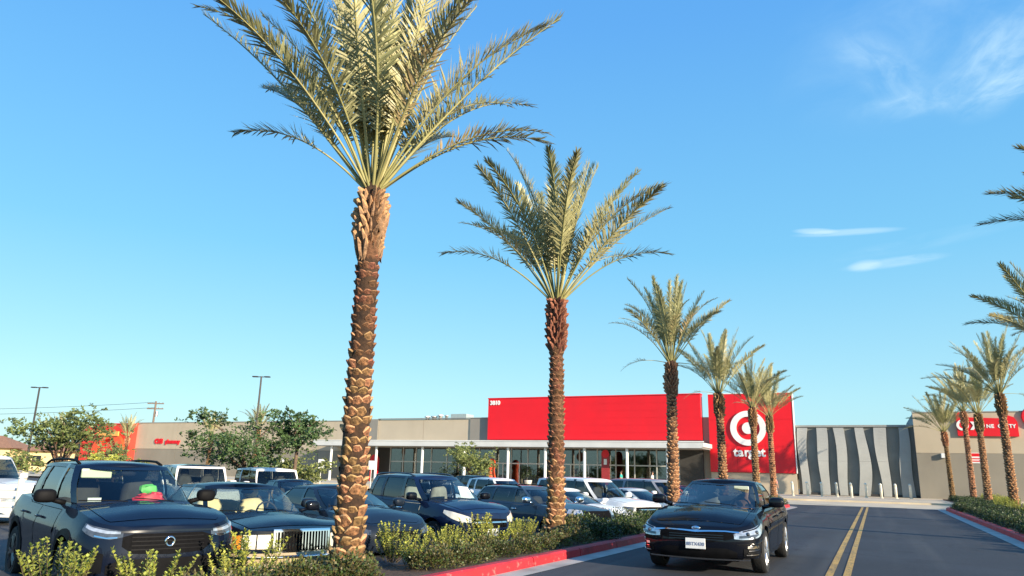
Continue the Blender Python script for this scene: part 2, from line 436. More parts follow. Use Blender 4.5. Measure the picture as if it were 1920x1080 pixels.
# ------------------------------------------------------------------ mesh helpers
class MB:
    def __init__(s):
        s.v, s.f, s.m = [], [], []

    def add(s, verts, faces, mi=0):
        o = len(s.v)
        s.v += [tuple(p) for p in verts]
        for f in faces:
            s.f.append(tuple(i + o for i in f))
            s.m.append(mi)

    def box(s, x0, x1, y0, y1, z0, z1, mi=0, bev=0.0):
        if bev:
            b = bev
            vs, fs = [], []
            for (sx, xa) in ((0, x0), (1, x1)):
                for (sy, ya) in ((0, y0), (1, y1)):
                    for (sz, za) in ((0, z0), (1, z1)):
                        ix = xa + (b if sx == 0 else -b)
                        iy = ya + (b if sy == 0 else -b)
                        iz = za + (b if sz == 0 else -b)
                        vs += [(xa, iy, iz), (ix, ya, iz), (ix, iy, za)]
            def vi(sx, sy, sz, k):
                return (sx * 4 + sy * 2 + sz) * 3 + k
            for a in (0, 1):
                fs.append([vi(a, 0, 0, 0), vi(a, 1, 0, 0), vi(a, 1, 1, 0), vi(a, 0, 1, 0)][::(-1 if a == 0 else 1)])
                fs.append([vi(0, a, 0, 1), vi(1, a, 0, 1), vi(1, a, 1, 1), vi(0, a, 1, 1)][::(1 if a == 0 else -1)])
                fs.append([vi(0, 0, a, 2), vi(1, 0, a, 2), vi(1, 1, a, 2), vi(0, 1, a, 2)][::(-1 if a == 0 else 1)])
            for a in (0, 1):
                for b2 in (0, 1):
                    fs.append([vi(0, a, b2, 1), vi(1, a, b2, 1), vi(1, a, b2, 2), vi(0, a, b2, 2)])
                    fs.append([vi(a, 0, b2, 0), vi(a, 1, b2, 0), vi(a, 1, b2, 2), vi(a, 0, b2, 2)])
                    fs.append([vi(a, b2, 0, 0), vi(a, b2, 1, 0), vi(a, b2, 1, 1), vi(a, b2, 0, 1)])
            for sx in (0, 1):
                for sy in (0, 1):
                    for sz in (0, 1):
                        fs.append([vi(sx, sy, sz, 0), vi(sx, sy, sz, 1), vi(sx, sy, sz, 2)])
            s.add(vs, fs, mi)
            return s
        vs = [(x, y, z) for x in (x0, x1) for y in (y0, y1) for z in (z0, z1)]
        s.add(vs, [(0, 1, 3, 2), (4, 6, 7, 5), (0, 4, 5, 1), (2, 3, 7, 6), (0, 2, 6, 4), (1, 5, 7, 3)], mi)
        return s

    def tube(s, pts, radii, n=8, mi=0, caps=True):
        pts = [Vector(p) for p in pts]
        if isinstance(radii, (int, float)):
            radii = [radii] * len(pts)
        rings = []
        up = Vector((0, 0, 1))
        prev = None
        for i, p in enumerate(pts):
            t = (pts[min(i + 1, len(pts) - 1)] - pts[max(i - 1, 0)]).normalized()
            if prev is None:
                a = t.cross(up)
                if a.length < 1e-3:
                    a = t.cross(Vector((1, 0, 0)))
            else:
                a = prev - t * prev.dot(t)
            a.normalize()
            prev = a
            b = t.cross(a)
            rings.append([p + (a * math.cos(2 * math.pi * k / n) + b * math.sin(2 * math.pi * k / n)) * radii[i] for k in range(n)])
        vs = [v for r in rings for v in r]
        fs = []
        for i in range(len(pts) - 1):
            for k in range(n):
                fs.append((i * n + k, i * n + (k + 1) % n, (i + 1) * n + (k + 1) % n, (i + 1) * n + k))
        if caps:
            fs.append(tuple(range(n))[::-1])
            fs.append(tuple((len(pts) - 1) * n + k for k in range(n)))
        s.add(vs, fs, mi)
        return s

    def lathe(s, prof, n=24, axis='z', c=(0, 0, 0), mi=0):
        vs, fs = [], []
        for (r, h) in prof:
            for k in range(n):
                a = 2 * math.pi * k / n
                u, v = r * math.cos(a), r * math.sin(a)
                vs.append({'z': (c[0] + u, c[1] + v, c[2] + h), 'y': (c[0] + u, c[1] + h, c[2] + v), 'x': (c[0] + h, c[1] + u, c[2] + v)}[axis])
        for i in range(len(prof) - 1):
            for k in range(n):
                fs.append((i * n + k, i * n + (k + 1) % n, (i + 1) * n + (k + 1) % n, (i + 1) * n + k))
        s.add(vs, fs, mi)
        return s

    def prism(s, poly, y0, y1, mi=0):
        """polygon in the xz plane extruded along y"""
        n = len(poly)
        vs = [(x, y0, z) for x, z in poly] + [(x, y1, z) for x, z in poly]
        fs = [tuple(range(n)), tuple(range(2 * n - 1, n - 1, -1))] + [(i, i + n, (i + 1) % n + n, (i + 1) % n) for i in range(n)]
        s.add(vs, fs, mi)
        return s

    def slab(s, poly, z0, z1, mi=0):
        n = len(poly)
        vs = [(x, y, z0) for x, y in poly] + [(x, y, z1) for x, y in poly]
        fs = [tuple(range(n - 1, -1, -1)), tuple(range(n, 2 * n))] + [(i, (i + 1) % n, (i + 1) % n + n, i + n) for i in range(n)]
        s.add(vs, fs, mi)
        return s

    def ellip(s, c, r, n=12, m=8, mi=0, p=1.0):
        vs, fs = [], []
        sg = lambda a, e: math.copysign(abs(a) ** e, a)
        for i in range(m + 1):
            th = math.pi * i / m
            for k in range(n):
                ph = 2 * math.pi * k / n
                vs.append((c[0] + r[0] * sg(math.sin(th), p) * sg(math.cos(ph), p), c[1] + r[1] * sg(math.sin(th), p) * sg(math.sin(ph), p), c[2] + r[2] * sg(math.cos(th), p)))
        for i in range(m):
            for k in range(n):
                fs.append((i * n + k, (i + 1) * n + k, (i + 1) * n + (k + 1) % n, i * n + (k + 1) % n))
        s.add(vs, fs, mi)
        return s

    def mesh(s, name, mats, smooth=False, fixn=False):
        me = bpy.data.meshes.new(name)
        me.from_pydata(s.v, [], s.f)
        for m in (mats if isinstance(mats, (list, tuple)) else [mats]):
            me.materials.append(m)
        if any(s.m):
            me.polygons.foreach_set('material_index', s.m)
        if smooth:
            me.polygons.foreach_set('use_smooth', [True] * len(me.polygons))
        me.validate()
        me.update()
        if fixn:
            import bmesh
            bm = bmesh.new()
            bm.from_mesh(me)
            bmesh.ops.remove_doubles(bm, verts=bm.verts, dist=0.0004)
            bmesh.ops.recalc_face_normals(bm, faces=bm.faces)
            if smooth:
                for e in bm.edges:
                    if len(e.link_faces) == 2 and e.calc_face_angle(0) > R(smooth if smooth is not True else 180):
                        e.smooth = False
            bm.to_mesh(me)
            bm.free()
        return me

    def build(s, name, mats, parent=None, smooth=False, loc=(0, 0, 0), fixn=False, **props):
        return link(name, s.mesh(name, mats, smooth, fixn), parent, loc, **props)


def link(name, data, parent=None, loc=(0, 0, 0), rot=(0, 0, 0), scale=(1, 1, 1), **props):
    o = bpy.data.objects.new(name, data)
    COL.objects.link(o)
    o.parent = parent
    o.location = loc
    o.rotation_euler = rot
    o.scale = scale
    for k, v in props.items():
        o[k] = v
    return o


def thing(name, label, cat, loc=(0, 0, 0), rz=0.0, group=None):
    o = link(name, None, None, loc, (0, 0, rz), label=label, category=cat)
    o.empty_display_size = 0.2
    if group:
        o['group'] = group
    return o


def tag(o, label, cat, group=None):
    o['label'] = label
    o['category'] = cat
    if group:
        o['group'] = group
    return o


def copy_tree(o, parent=None):
    c = o.copy()
    COL.objects.link(c)
    c.parent = parent
    for ch in list(o.children):
        copy_tree(ch, c)
    return c


def structure(o):
    o['kind'] = 'structure'
    return o


def text_part(name, body, size, m, parent, loc, rot=(R(90), 0, 0), extrude=0.03, offset=0.0, align='CENTER', spacing=1.0):
    cu = bpy.data.curves.new(name, 'FONT')
    cu.body = body
    cu.size = size
    cu.extrude = extrude
    cu.offset = offset
    cu.align_x = align
    cu.space_character = spacing
    cu.resolution_u = 4
    tmp = bpy.data.objects.new(name + '_tmp', cu)
    COL.objects.link(tmp)
    dg = bpy.context.evaluated_depsgraph_get()
    dg.update()
    me = bpy.data.meshes.new_from_object(tmp.evaluated_get(dg))
    bpy.data.objects.remove(tmp)
    me.materials.clear()
    me.materials.append(m)
    me.name = name
    return link(name, me, parent, loc, rot)


def lerp(a, b, t):
    return a + (b - a) * t


def interp(tab, x):
    """piecewise smooth table of (x, value), x ascending"""
    if x <= tab[0][0]:
        return tab[0][1]
    for (x0, v0), (x1, v1) in zip(tab, tab[1:]):
        if x <= x1:
            t = (x - x0) / (x1 - x0)
            return lerp(v0, v1, t)
    return tab[-1][1]


# ------------------------------------------------------------------ ground, roads, kerbs
LOT = -0.15


def sheet(name, poly, z, m):
    b = MB()
    b.add([(x, y, z) for x, y in poly], [tuple(range(len(poly)))])
    return structure(b.build(name, m))


sheet('ground', [(-1500, -400), (1500, -400), (1500, 2500), (-1500, 2500)], -0.60, EARTH)
LOTZ = [(-30, -.05), (6, -.07), (11, -.17), (16, -.25), (24, -.38), (40, -.42), (50, -.2), (51, -.05)]


def lotz(y):
    return interp(LOTZ, y)


pb = MB()
for (ya, za), (yb, zb_) in zip(LOTZ, LOTZ[1:]):
    pb.add([(-140, ya, za), (-8.2, ya, za), (-8.2, yb, zb_), (-140, yb, zb_)], [(0, 1, 2, 3)])
structure(pb.build('parking_lot', ASPHALT2))
# the drive lane, gently crowned at its edges
sheet('road', [(-9.0, -20), (9.0, -20), (9.0, 50.2), (-9.0, 50.2)], 0.0, ASPHALT)
sheet('far_lot', [(9.0, -20), (90, -20), (90, 62), (9.0, 62)], 0.004, ASPHALT2)
sheet('crossing_apron', [(-140, 50.2), (60, 50.2), (60, 59.4), (-140, 59.4)], 0.006, CONCRETE)
b = MB()
b.slab([(-140, 59.4), (60, 59.4), (60, 80), (-140, 80)], -0.2, 0.13)
structure(b.build('store_pavement', CONCRETE))

KL = [(-5.62, -8), (-5.55, 4), (-5.42, 8.9), (-5.26, 12.05), (-5.01, 18.1), (-4.72, 30), (-4.45, 40), (-4.3, 45.0)]
KR = [(3.58, -8), (3.56, 10), (3.54, 24.85), (3.53, 40), (3.53, 49.2)]
TIPL = [(-4.38, 45.6), (-4.75, 46.3), (-5.5, 46.8), (-7.0, 47.0), (-8.0, 46.6), (-8.2, 45.5)]
TIPR = [(3.62, 50.0), (3.9, 50.8), (4.6, 52.6), (4.9, 56.0), (4.95, 58.8)]


def offset_line(pts, d):
    out = []
    for i, p in enumerate(pts):
        a, c = pts[max(i - 1, 0)], pts[min(i + 1, len(pts) - 1)]
        t = Vector((c[0] - a[0], c[1] - a[1])).normalized()
        out.append((p[0] - t.y * d, p[1] + t.x * d))
    return out


def resample(pts, step):
    out = [pts[0]]
    for a, c in zip(pts, pts[1:]):
        L = math.hypot(c[0] - a[0], c[1] - a[1])
        n = max(1, round(L / step))
        for k in range(1, n + 1):
            out.append((lerp(a[0], c[0], k / n), lerp(a[1], c[1], k / n)))
    return out


def kerb(name, line, side, m, gut=0.42):
    """kerb stones cast in lengths with a narrow joint, and a gutter strip beside them"""
    line = resample(line, 2.4)
    inner = offset_line(line, side * 0.16)
    face = offset_line(line, -side * 0.03)
    par = structure(link(name, None))
    for i in range(len(line) - 1):
        def q(L, t):
            return lerp(L[i][0], L[i + 1][0], t), lerp(L[i][1], L[i + 1][1], t)
        e = 0.006
        bb = MB()
        prof = []
        for t in (e, 1 - e):
            f0, l0, in0 = q(face, t), q(line, t), q(inner, t)
            mid = (lerp(f0[0], l0[0], 0.8), lerp(f0[1], l0[1], 0.8))
            top = (lerp(l0[0], in0[0], 0.16), lerp(l0[1], in0[1], 0.16))
            prof.append([(f0[0], f0[1], -0.05), (mid[0], mid[1], 0.125), (top[0], top[1], 0.15), (in0[0], in0[1], 0.15), (in0[0], in0[1], -0.05)])
        vs = prof[0] + prof[1]
        fs = [(k, k + 1, k + 6, k + 5) for k in range(4)] + [(0, 4, 3, 2, 1), (5, 6, 7, 8, 9)]
        bb.add(vs, fs)
        bb.build('kerb_stone', m, par, fixn=True)
    g = offset_line(line, -side * gut)
    gb = MB()
    n = len(line)
    gb.add([(x, y, 0.005) for x, y in face] + [(x, y, 0.005) for x, y in g], [(i, i + 1, n + i + 1, n + i) for i in range(n - 1)])
    structure(gb.build('gutter', GUTTER))
    return par


kerb('red_kerb', KL + TIPL, 1, REDKERB)
kerb('red_kerb', KR + TIPR, -1, REDKERB)
# planting beds
bedl = offset_line(KL + TIPL, 0.15)
pb = MB()
pts = [(x, y, 0.13) for x, y in bedl[:-1]] + [(-8.05, 45.0, -0.2), (-8.05, 24, -0.26), (-8.05, 16, -0.13), (-8.05, 11, -0.06), (-8.05, 4, 0.02), (-8.05, -8, 0.04)]
pb.add(pts, [tuple(range(len(pts)))])
structure(pb.build('planting_bed', MULCH))
kl2 = MB()
for (ya, yb) in ((-8, 6), (6, 11), (11, 16), (16, 24), (24, 40), (40, 45)):
    vs = []
    for yy in (ya + .004, yb - .004):
        zt_ = lotz(yy) + .14
        vs += [(-8.22, yy, zt_ - .4), (-8.06, yy, zt_ - .4), (-8.06, yy, zt_), (-8.22, yy, zt_)]
    kl2.add(vs, [(0, 1, 5, 4), (1, 2, 6, 5), (2, 3, 7, 6), (3, 0, 4, 7), (3, 2, 1, 0), (4, 5, 6, 7)])
structure(kl2.build('lot_kerb', GUTTER))
bedr = offset_line(KR + TIPR, -0.15)
pb = MB()
pts = [(x, y, 0.135) for x, y in bedr] + [(4.9, 70, 0.135), (5.2, 75.2, 0.135), (9.4, 75.2, 0.135), (9.4, -8, 0.135)]
pb.add(pts, [tuple(range(len(pts)))][::1])
structure(pb.build('planting_bed', MULCH))

# double yellow line with worn ends, white stall lines
for x0 in (-0.86, -0.60):
    b = MB()
    pts = resample([(x0, -6), (x0 + 0.03, 20), (x0 + 0.10, 49.6)], 3)
    n = len(pts)
    b.add([(x, y, 0.008) for x, y in pts] + [(x + 0.115, y, 0.008) for x, y in pts], [(i, n + i, n + i + 1, i + 1) for i in range(n - 1)])
    structure(b.build('yellow_line', YELLOW))
for k in range(15):
    y0 = 4.4 + k * 2.62
    b = MB()
    c, s_ = math.cos(R(-23)), math.sin(R(-23))
    p = [(-8.3, y0), (-8.3 - 5.2 * c, y0 - 5.2 * s_), (-8.3 - 5.2 * c, y0 - 5.2 * s_ + 0.11), (-8.3, y0 + 0.11)]
    b.add([(x, y, lotz(y) + 0.006) for x, y in p], [(3, 2, 1, 0)])
    structure(b.build('stall_line', WHITELINE))
b = MB()
b.add([(1.6, 49.7, 0.01), (3.3, 49.7, 0.01), (3.3, 50.0, 0.01), (1.6, 50.0, 0.01)], [(0, 1, 2, 3)])
structure(b.build('stop_line', WHITELINE))

# ------------------------------------------------------------------ the store
FY = 76.0
store = thing('department_store', 'long tan big-box store with red upper front and canopied glass entrance', 'store', (0, FY, 0))


def wallbox(name, x0, x1, z0, z1, y0, y1, m, parent, **kw):
    return MB().box(x0, x1, y0, y1, z0, z1).build(name, m, parent, **kw)


# left wall: panels of tan stucco over a brown base, grey pilasters
px = [-96.6, -88.2, -79.8, -71.4, -63.0, -55.2]
for i, (a, c) in enumerate(zip(px, px[1:])):
    wallbox('wall_panel', a + 0.02, c - 0.02, 3.6, 7.22, 0, 0.4, STUCCO, store)
    wallbox('base_panel', a + 0.02, c - 0.02, 0.1, 3.57, 0.02, 0.4, STUCCO2, store)
wallbox('pilaster', -55.18, -54.0, 0.1, 7.42, -0.18, 0.4, PILASTER, store)
for a, c in ((-53.98, -47.6), (-47.56, -41.3)):
    wallbox('wall_panel', a, c, 4.2, 7.36, 0, 0.4, STUCCO, store)
wallbox('pilaster', -41.26, -38.8, 4.2, 7.42, -0.12, 0.4, PILASTER, store)
wallbox('parapet_coping', -96.65, -54.0, 7.22, 7.32, -0.06, 0.45, COPING, store)
wallbox('parapet_coping', -53.98, -38.8, 7.425, 7.5, -0.2, 0.45, COPING, store)
wallbox('roof_slab', -96.5, 3.5, 5.6, 5.9, 0.5, 40, DARKWALL, store)
wallbox('side_wall', -96.6, -96.3, 0.1, 7.2, 0.42, 40, STUCCO, store)
wallbox('back_wall', -96.6, 40, 0.1, 5.8, 40, 40.4, STUCCO2, store)
# red fascia of horizontal boards
fz = [5.0 + i * 0.754 for i in range(7)]
for i in range(6):
    wallbox('fascia_board', -38.75, -15.0, fz[i] + 0.007, fz[i + 1] - 0.007, -0.60 - 0.003 * (i % 2), 0.4, SIGNRED, store)
wallbox('fascia_backing', -38.7, -15.05, 5.02, 9.5, -0.585, 0.38, SIGNRED, store)
wallbox('fascia_coping', -38.8, -14.95, 9.526, 9.62, -0.68, 0.44, SIGNRED, store)
text_part('address_number', '3810', 0.62, WHITE, store, (-38.5, -0.64, 8.86), extrude=0.03, offset=0.03, align='LEFT')
# dark infill between fascia and logo block
wallbox('link_wall', -14.98, -14.3, 0.1, 7.3, 0.05, 0.45, STUCCO2, store)
wallbox('entrance_end_wall', -17.3, -15.0, 0.1, 4.95, -0.3, 0.4, DARKWALL, store)
wallbox('dark_recess_wall', -54.0, -52.1, 0.1, 4.2, 0.05, 0.4, DARKWALL, store)
# logo block: red panels above a stucco base
wallbox('logo_block_base', -14.25, -6.42, 0.1, 1.98, -0.25, 0.4, STUCCO, store)
lx = [-14.28, -11.68, -9.05, -6.4]
for i in range(3):
    for j in range(3):
        z0 = 2.0 + j * 2.5
        wallbox('logo_panel', lx[i] + 0.008, lx[i + 1] - 0.008, z0 + 0.008, z0 + 2.492, -0.38, 0.35, SIGNRED, store)
wallbox('logo_backing', -14.22, -6.46, 2.05, 9.45, -0.33, 0.30, SIGNRED, store)
wallbox('logo_coping', -14.3, -6.38, 9.5, 9.58, -0.42, 0.4, WHITE, store)
wallbox('logo_edge_trim', -6.398, -6.33, 2.0, 9.5, -0.42, 0.38, WHITE, store)
# canopy
b = MB()
b.prism([(-60.0, 4.1), (-14.3, 4.1), (-14.05, 4.22), (-14.05, 4.6), (-14.4, 4.68), (-60.0, 4.68)], -4.6, -0.03)
b.build('canopy', CANOPY, store)
MB().box(-60.06, -14.0, -4.66, -4.56, 4.66, 4.74).build('canopy_edge', WHITE, store)
MB().box(-59.9, -14.2, -4.5, -0.05, 4.06, 4.09).build('canopy_soffit', FINGREY, store)
for cx in (-57.66, -51.23, -45.05, -39.7, -34.5, -30.26, -26.0, -21.6, -17.6):
    MB().lathe([(0.15, 0.13), (0.15, 4.08)], 12, c=(cx, -4.0, 0)).build('column', WHITE, store, smooth=True)
# glazed entrance front
gx = [-52.0, -50.2, -48.4, -46.3, -44.2, -42.1, -40.0, -38.0, -36.0, -34.0, -32.0, -30.0, -28.0, -26.0, -24.0, -22.0, -19.7, -17.35]
for a in gx:
    MB().box(a - 0.06, a + 0.06, -0.04, 0.12, 0.13, 4.1).build('mullion', MULLION, store)
for i, (a, c) in enumerate(zip(gx, gx[1:])):
    for (z0, z1) in ((2.52, 4.05), (0.3, 2.4)):
        MB().box(a + 0.07, c - 0.07, 0.03, 0.045, z0, z1).build('pane', STOREGLASS, store)
    MB().box(a + 0.062, c - 0.062, -0.02, 0.1, 2.4, 2.52).build('transom', WHITE if 7 <= i <= 13 else MULLION, store)
    MB().box(a + 0.062, c - 0.062, -0.02, 0.1, 0.13, 0.29).build('sill', MULLION, store)
for dx in (-37.0, -35.0, -29.0, -27.0):
    MB().box(dx - 0.05, dx + 0.05, -0.03, 0.09, 0.295, 2.39).build('door_stile', WHITE, store)
wallbox('interior_floor', -54, -17, 0.1, 0.14, 0.42, 14, PILASTER, store)
wallbox('interior_back_wall', -54, -17, 0.14, 5.0, 14, 14.3, DARKIN, store)
wallbox('interior_end_wall', -54.3, -54, 0.14, 5.0, 0.42, 14, DARKIN, store)
wallbox('interior_end_wall', -17.0, -16.7, 0.14, 5.0, 0.42, 14, DARKIN, store)
rs = random.Random(3)
for k in range(15):
    x0 = -52.5 + k * 2.35
    h = rs.uniform(1.3, 2.2)
    d = rs.uniform(2.5, 8)
    MB().box(x0, x0 + 1.5, d, d + 0.7, 0.14, h).build('shelf_unit', SHELF, store)
# rooftop plant
b = MB().box(-47.4, -45.2, 6, 8, 5.9, 8.45)
u = b.build('rooftop_unit', TEALBOX, store)
for (xx, w, h, mm) in ((-48.9, .5, 8.35, WHITE), (-48.0, .35, 8.3, MULLION), (-49.8, .6, 8.2, MULLION), (-50.8, .5, 8.2, WHITE)):
    MB().lathe([(w * .5, 5.9), (w * .5, h - .15), (w * .8, h - .13), (w * .7, h), (0.01, h + .05)], 10, c=(xx, 6, 0)).build('roof_vent', mm, store, smooth=True)

# the sign on the logo block
sign = thing('store_sign', 'white bullseye logo and lowercase store name on the red block', 'sign', (-10.55, FY - 0.39, 0))
def ring(r0, r1, z, d):
    b = MB()
    n = 56
    vs = []
    for k in range(n):
        a = 2 * math.pi * k / n
        for (r, y) in ((r0, 0), (r1, 0), (r1, -d), (r0, -d)):
            vs.append((r * math.cos(a), y, z + r * math.sin(a)))
    fs = []
    for k in range(n):
        o, q = k * 4, ((k + 1) % n) * 4
        for j in range(4):
            fs.append((o + j, o + (j + 1) % 4, q + (j + 1) % 4, q + j))
    b.add(vs, fs)
    return b
ring(1.10, 1.66, 6.17, 0.16).build('logo_ring', WHITE, sign, fixn=True)
ring(0.001, 0.55, 6.17, 0.16).build('logo_dot', WHITE, sign, fixn=True)
for ch, dx in (('t', -1.42), ('a', -1.0), ('r', -0.42), ('g', -0.03), ('e', 0.55), ('t', 1.12)):
    text_part('letter', ch, 1.17, WHITE, sign, (dx - 0.05, -0.03, 3.52), extrude=0.07, offset=0.035, align='LEFT')
# pharmacy sign on the left wall
ph = thing('wall_sign', 'small red pharmacy letters on the tan wall behind the big green tree', 'sign', (-92.4, FY - 0.05, 4.36))
text_part('letter', 'CVS', 0.88, SIGNRED, ph, (0, -0.03, 0), extrude=0.05, offset=0.06, align='LEFT')
text_part('letter', 'pharmacy', 0.72, SIGNRED, ph, (2.15, -0.03, 0.02), extrude=0.05, offset=0.05, align='LEFT')

# wall of folded fins
fw = thing('fin_wall', 'dark grey wall with six pale wavy fins beside the red logo block', 'wall', (0, FY, 0))
wallbox('wall', -6.3, 3.58, 0.1, 6.28, 0.3, 0.7, FINWALL, fw)
wallbox('coping', -6.32, 3.58, 6.28, 6.46, 0.12, 0.75, COPING, fw)
wallbox('plinth', -6.3, 3.58, 0.1, 0.35, 0.12, 0.298, DARKWALL, fw)
FINS = [[(-6.11, 6.21), (-5.26, 6.21), (-6.14, 3.78), (-5.39, 3.78), (-6.02, 0.16), (-5.38, 0.16)],
        [(-4.53, 6.2), (-3.64, 6.2), (-4.42, 3.8), (-3.54, 3.8), (-4.35, 0.17), (-3.7, 0.2)],
        [(-3.03, 6.2), (-2.1, 6.19), (-2.89, 3.81), (-2.07, 3.82), (-2.78, 0.2), (-2.09, 0.2)],
        [(-1.11, 6.19), (-0.38, 6.19), (-1.08, 3.83), (-0.14, 3.84), (-1.19, 0.2), (-0.3, 0.2)],
        [(0.36, 6.19), (1.35, 6.18), (0.47, 3.85), (1.41, 3.86), (0.68, 0.2), (1.3, 0.2)],
        [(2.34, 6.18), (3.1, 6.18), (2.33, 3.87), (3.19, 3.88), (2.16, 0.2), (3.26, 0.2)]]
for f in FINS:
    for (k, zs) in ((0, (6.21, 3.2)), (1, (3.19, 0.16))):
        b = MB()
        rows = 10
        vs = []
        for i in range(rows + 1):
            z = lerp(zs[0], zs[1], i / rows)
            def xe(side):
                tab = sorted([(f[4 + side][1], f[4 + side][0]), (f[2 + side][1], f[2 + side][0]), (f[side][1], f[side][0])])
                z0, z1, z2 = tab[0][0], tab[1][0], tab[2][0]
                x0, x1, x2 = tab[0][1], tab[1][1], tab[2][1]
                return x0 * (z - z1) * (z - z2) / ((z0 - z1) * (z0 - z2)) + x1 * (z - z0) * (z - z2) / ((z1 - z0) * (z1 - z2)) + x2 * (z - z0) * (z - z1) / ((z2 - z0) * (z2 - z1))
            ph = FINS.index(f) * 1.7
            a = xe(0) + .085 * math.sin(z * .95 + ph)
            c = xe(1) + .085 * math.sin(z * .95 + ph + .5)
            fold = 0.16 * math.sin(math.pi * (z / 6.3))
            vs += [(a, 0.298, z), (a, -0.02 - fold, z), (c, 0.02 - fold * 0.4, z), (c, 0.298, z)]
        fs = []
        for i in range(rows):
            for j in range(3):
                fs.append((i * 4 + j, i * 4 + j + 1, i * 4 + 5 + j, i * 4 + 4 + j))
        fs += [(0, 3, 2, 1), tuple(rows * 4 + j for j in range(4))]
        b.add(vs, fs)
        b.build('fin_panel', FINGREY, fw, fixn=True)

# right hand block
rb = thing('side_block', 'tan and brown stucco block beyond the fin wall behind the palms', 'building', (0, FY - 0.7, 0))
for a, c in ((3.6, 12.5), (12.53, 21.5), (21.53, 30.5)):
    wallbox('wall_panel', a, c, 3.98, 7.42, 0, 0.4, STUCCO, rb)
    wallbox('base_panel', a, c, 0.1, 3.95, 0.02, 0.4, STUCCO2, rb)
wallbox('return_wall', 3.6, 3.9, 0.1, 7.4, 0.42, 14, FINGREY, rb)
wallbox('coping', 3.56, 30.6, 7.43, 7.52, -0.06, 0.45, COPING, rb)
b = MB().box(5.45, 5.85, -0.28, -0.0, 3.55, 3.95, bev=0.03)
wlt = b.build('wall_light', WHITE, rb)
# red sign cabinet
rs_ = thing('wall_sign', 'long red sign cabinet with white ring and letters behind the palms', 'sign', (6.9, FY - 0.72, 5.38))
b = MB()
b.prism([(0, 0.06), (0, 1.95), (0.25, 2.05), (0.75, 1.62), (3.6, 1.5), (3.75, 1.78), (4.2, 1.6), (4.42, 1.2), (4.42, 0)], -0.2, 0)
b.build('cabinet', SIGNRED, rs_, fixn=True)
def ring2(cx, cz, r0, r1, par, nm, d=0.05, y=-0.2):
    b = MB()
    n = 32
    vs = []
    for k in range(n):
        a = 2 * math.pi * k / n
        for (r, yy) in ((r0, y), (r1, y), (r1, y - d), (r0, y - d)):
            vs.append((cx + r * math.cos(a), yy, cz + r * math.sin(a)))
    fs = [((k * 4 + j), (k * 4 + (j + 1) % 4), (((k + 1) % n) * 4 + (j + 1) % 4), (((k + 1) % n) * 4 + j)) for k in range(n) for j in range(4)]
    b.add(vs, fs)
    b.build(nm, WHITE, par, fixn=True)
ring2(0.42, 0.95, 0.26, 0.46, rs_, 'sign_ring')
MB().prism([(1.0, 1.25), (1.25, 1.25), (1.52, 0.95), (1.2, 0.55), (0.95, 0.55), (1.2, 0.92)], -0.25, -0.201).build('chevron', WHITE, rs_, fixn=True)
for ch, x, in (('I', 1.95), ('N', 2.15), ('E', 2.5), ('C', 2.98), ('I', 3.62), ('T', 3.78), ('Y', 4.02)):
    text_part('letter', ch, 0.42, WHITE, rs_, (x, -0.21, 0.72), extrude=0.02, offset=0.015, align='LEFT')
dsc = thing('round_sign', 'round red sign with white mark high on the tan block', 'sign', (12.55, FY - 0.72, 7.0))
MB().lathe([(0.001, -0.2), (0.86, -0.2), (0.9, -0.16), (0.9, 0.0), (0.001, 0.0)], 32, axis='y').build('disc', SIGNRED, dsc, fixn=True)
MB().prism([(-0.5, 0.32), (0.5, 0.32), (0.5, 0.14), (0.1, -0.5), (-0.12, -0.5), (0.22, 0.1), (-0.5, 0.1)], -0.25, -0.202).build('mark', WHITE, dsc, fixn=True)
ntc = thing('notice_plate', 'small red and white notice plate on the brown wall base', 'sign', (8.0, FY - 0.69, 3.6))
MB().box(-0.55, 0.55, -0.03, 0, -0.45, 0.42, bev=0.008).build('plate', WHITE, ntc)
MB().box(-0.5, 0.5, -0.04, -0.031, 0.12, 0.38).build('red_band', SIGNRED, ntc)
for k in range(2):
    MB().box(-0.42, 0.42, -0.04, -0.031, -0.32 + k * 0.2, -0.22 + k * 0.2).build('red_line', SIGNRED, ntc)

# bollards
def make_bollard():
    t = thing('bollard', 'x', 'bollard', group='cream bollards in front of the fin wall')
    MB().tube([(0, 0, 0), (0, 0, 0.82), (0, -0.015, 0.98), (0, -0.07, 1.07), (0, -0.16, 1.1)], [0.105, 0.105, 0.105, 0.105, 0.10], 12).build('post', BOLLARD, t, smooth=True)
    MB().lathe([(0.17, 0), (0.17, 0.02), (0.11, 0.03)], 14).build('base_plate', BOLLARD, t)
    return t
bo = make_bollard()
bx = [-6.25, -5.1, -4.0, -2.85, -1.75, -0.62, 0.5, 1.6, 2.7]
BLAB = ['cream bollard nearest the red logo block, on the store pavement', 'cream bollard before the first pale fin from the logo block', 'cream bollard before the second pale fin from the logo block',
        'cream bollard before the third pale fin from the logo block', 'cream bollard in the dark gap after the third pale fin', 'cream bollard before the fourth pale fin from the logo block',
        'cream bollard before the fifth pale fin, just off the road lines', 'cream bollard in the dark gap between fifth and sixth fins', 'cream bollard nearest the tan block, before the last pale fin']
for i, x in enumerate(bx):
    o = bo if i == 0 else copy_tree(bo)
    o.location = (x, 69.0 + i * 0.33, 0.13)
    o.rotation_euler = (0, 0, R(-12))
    o['label'] = BLAB[i]

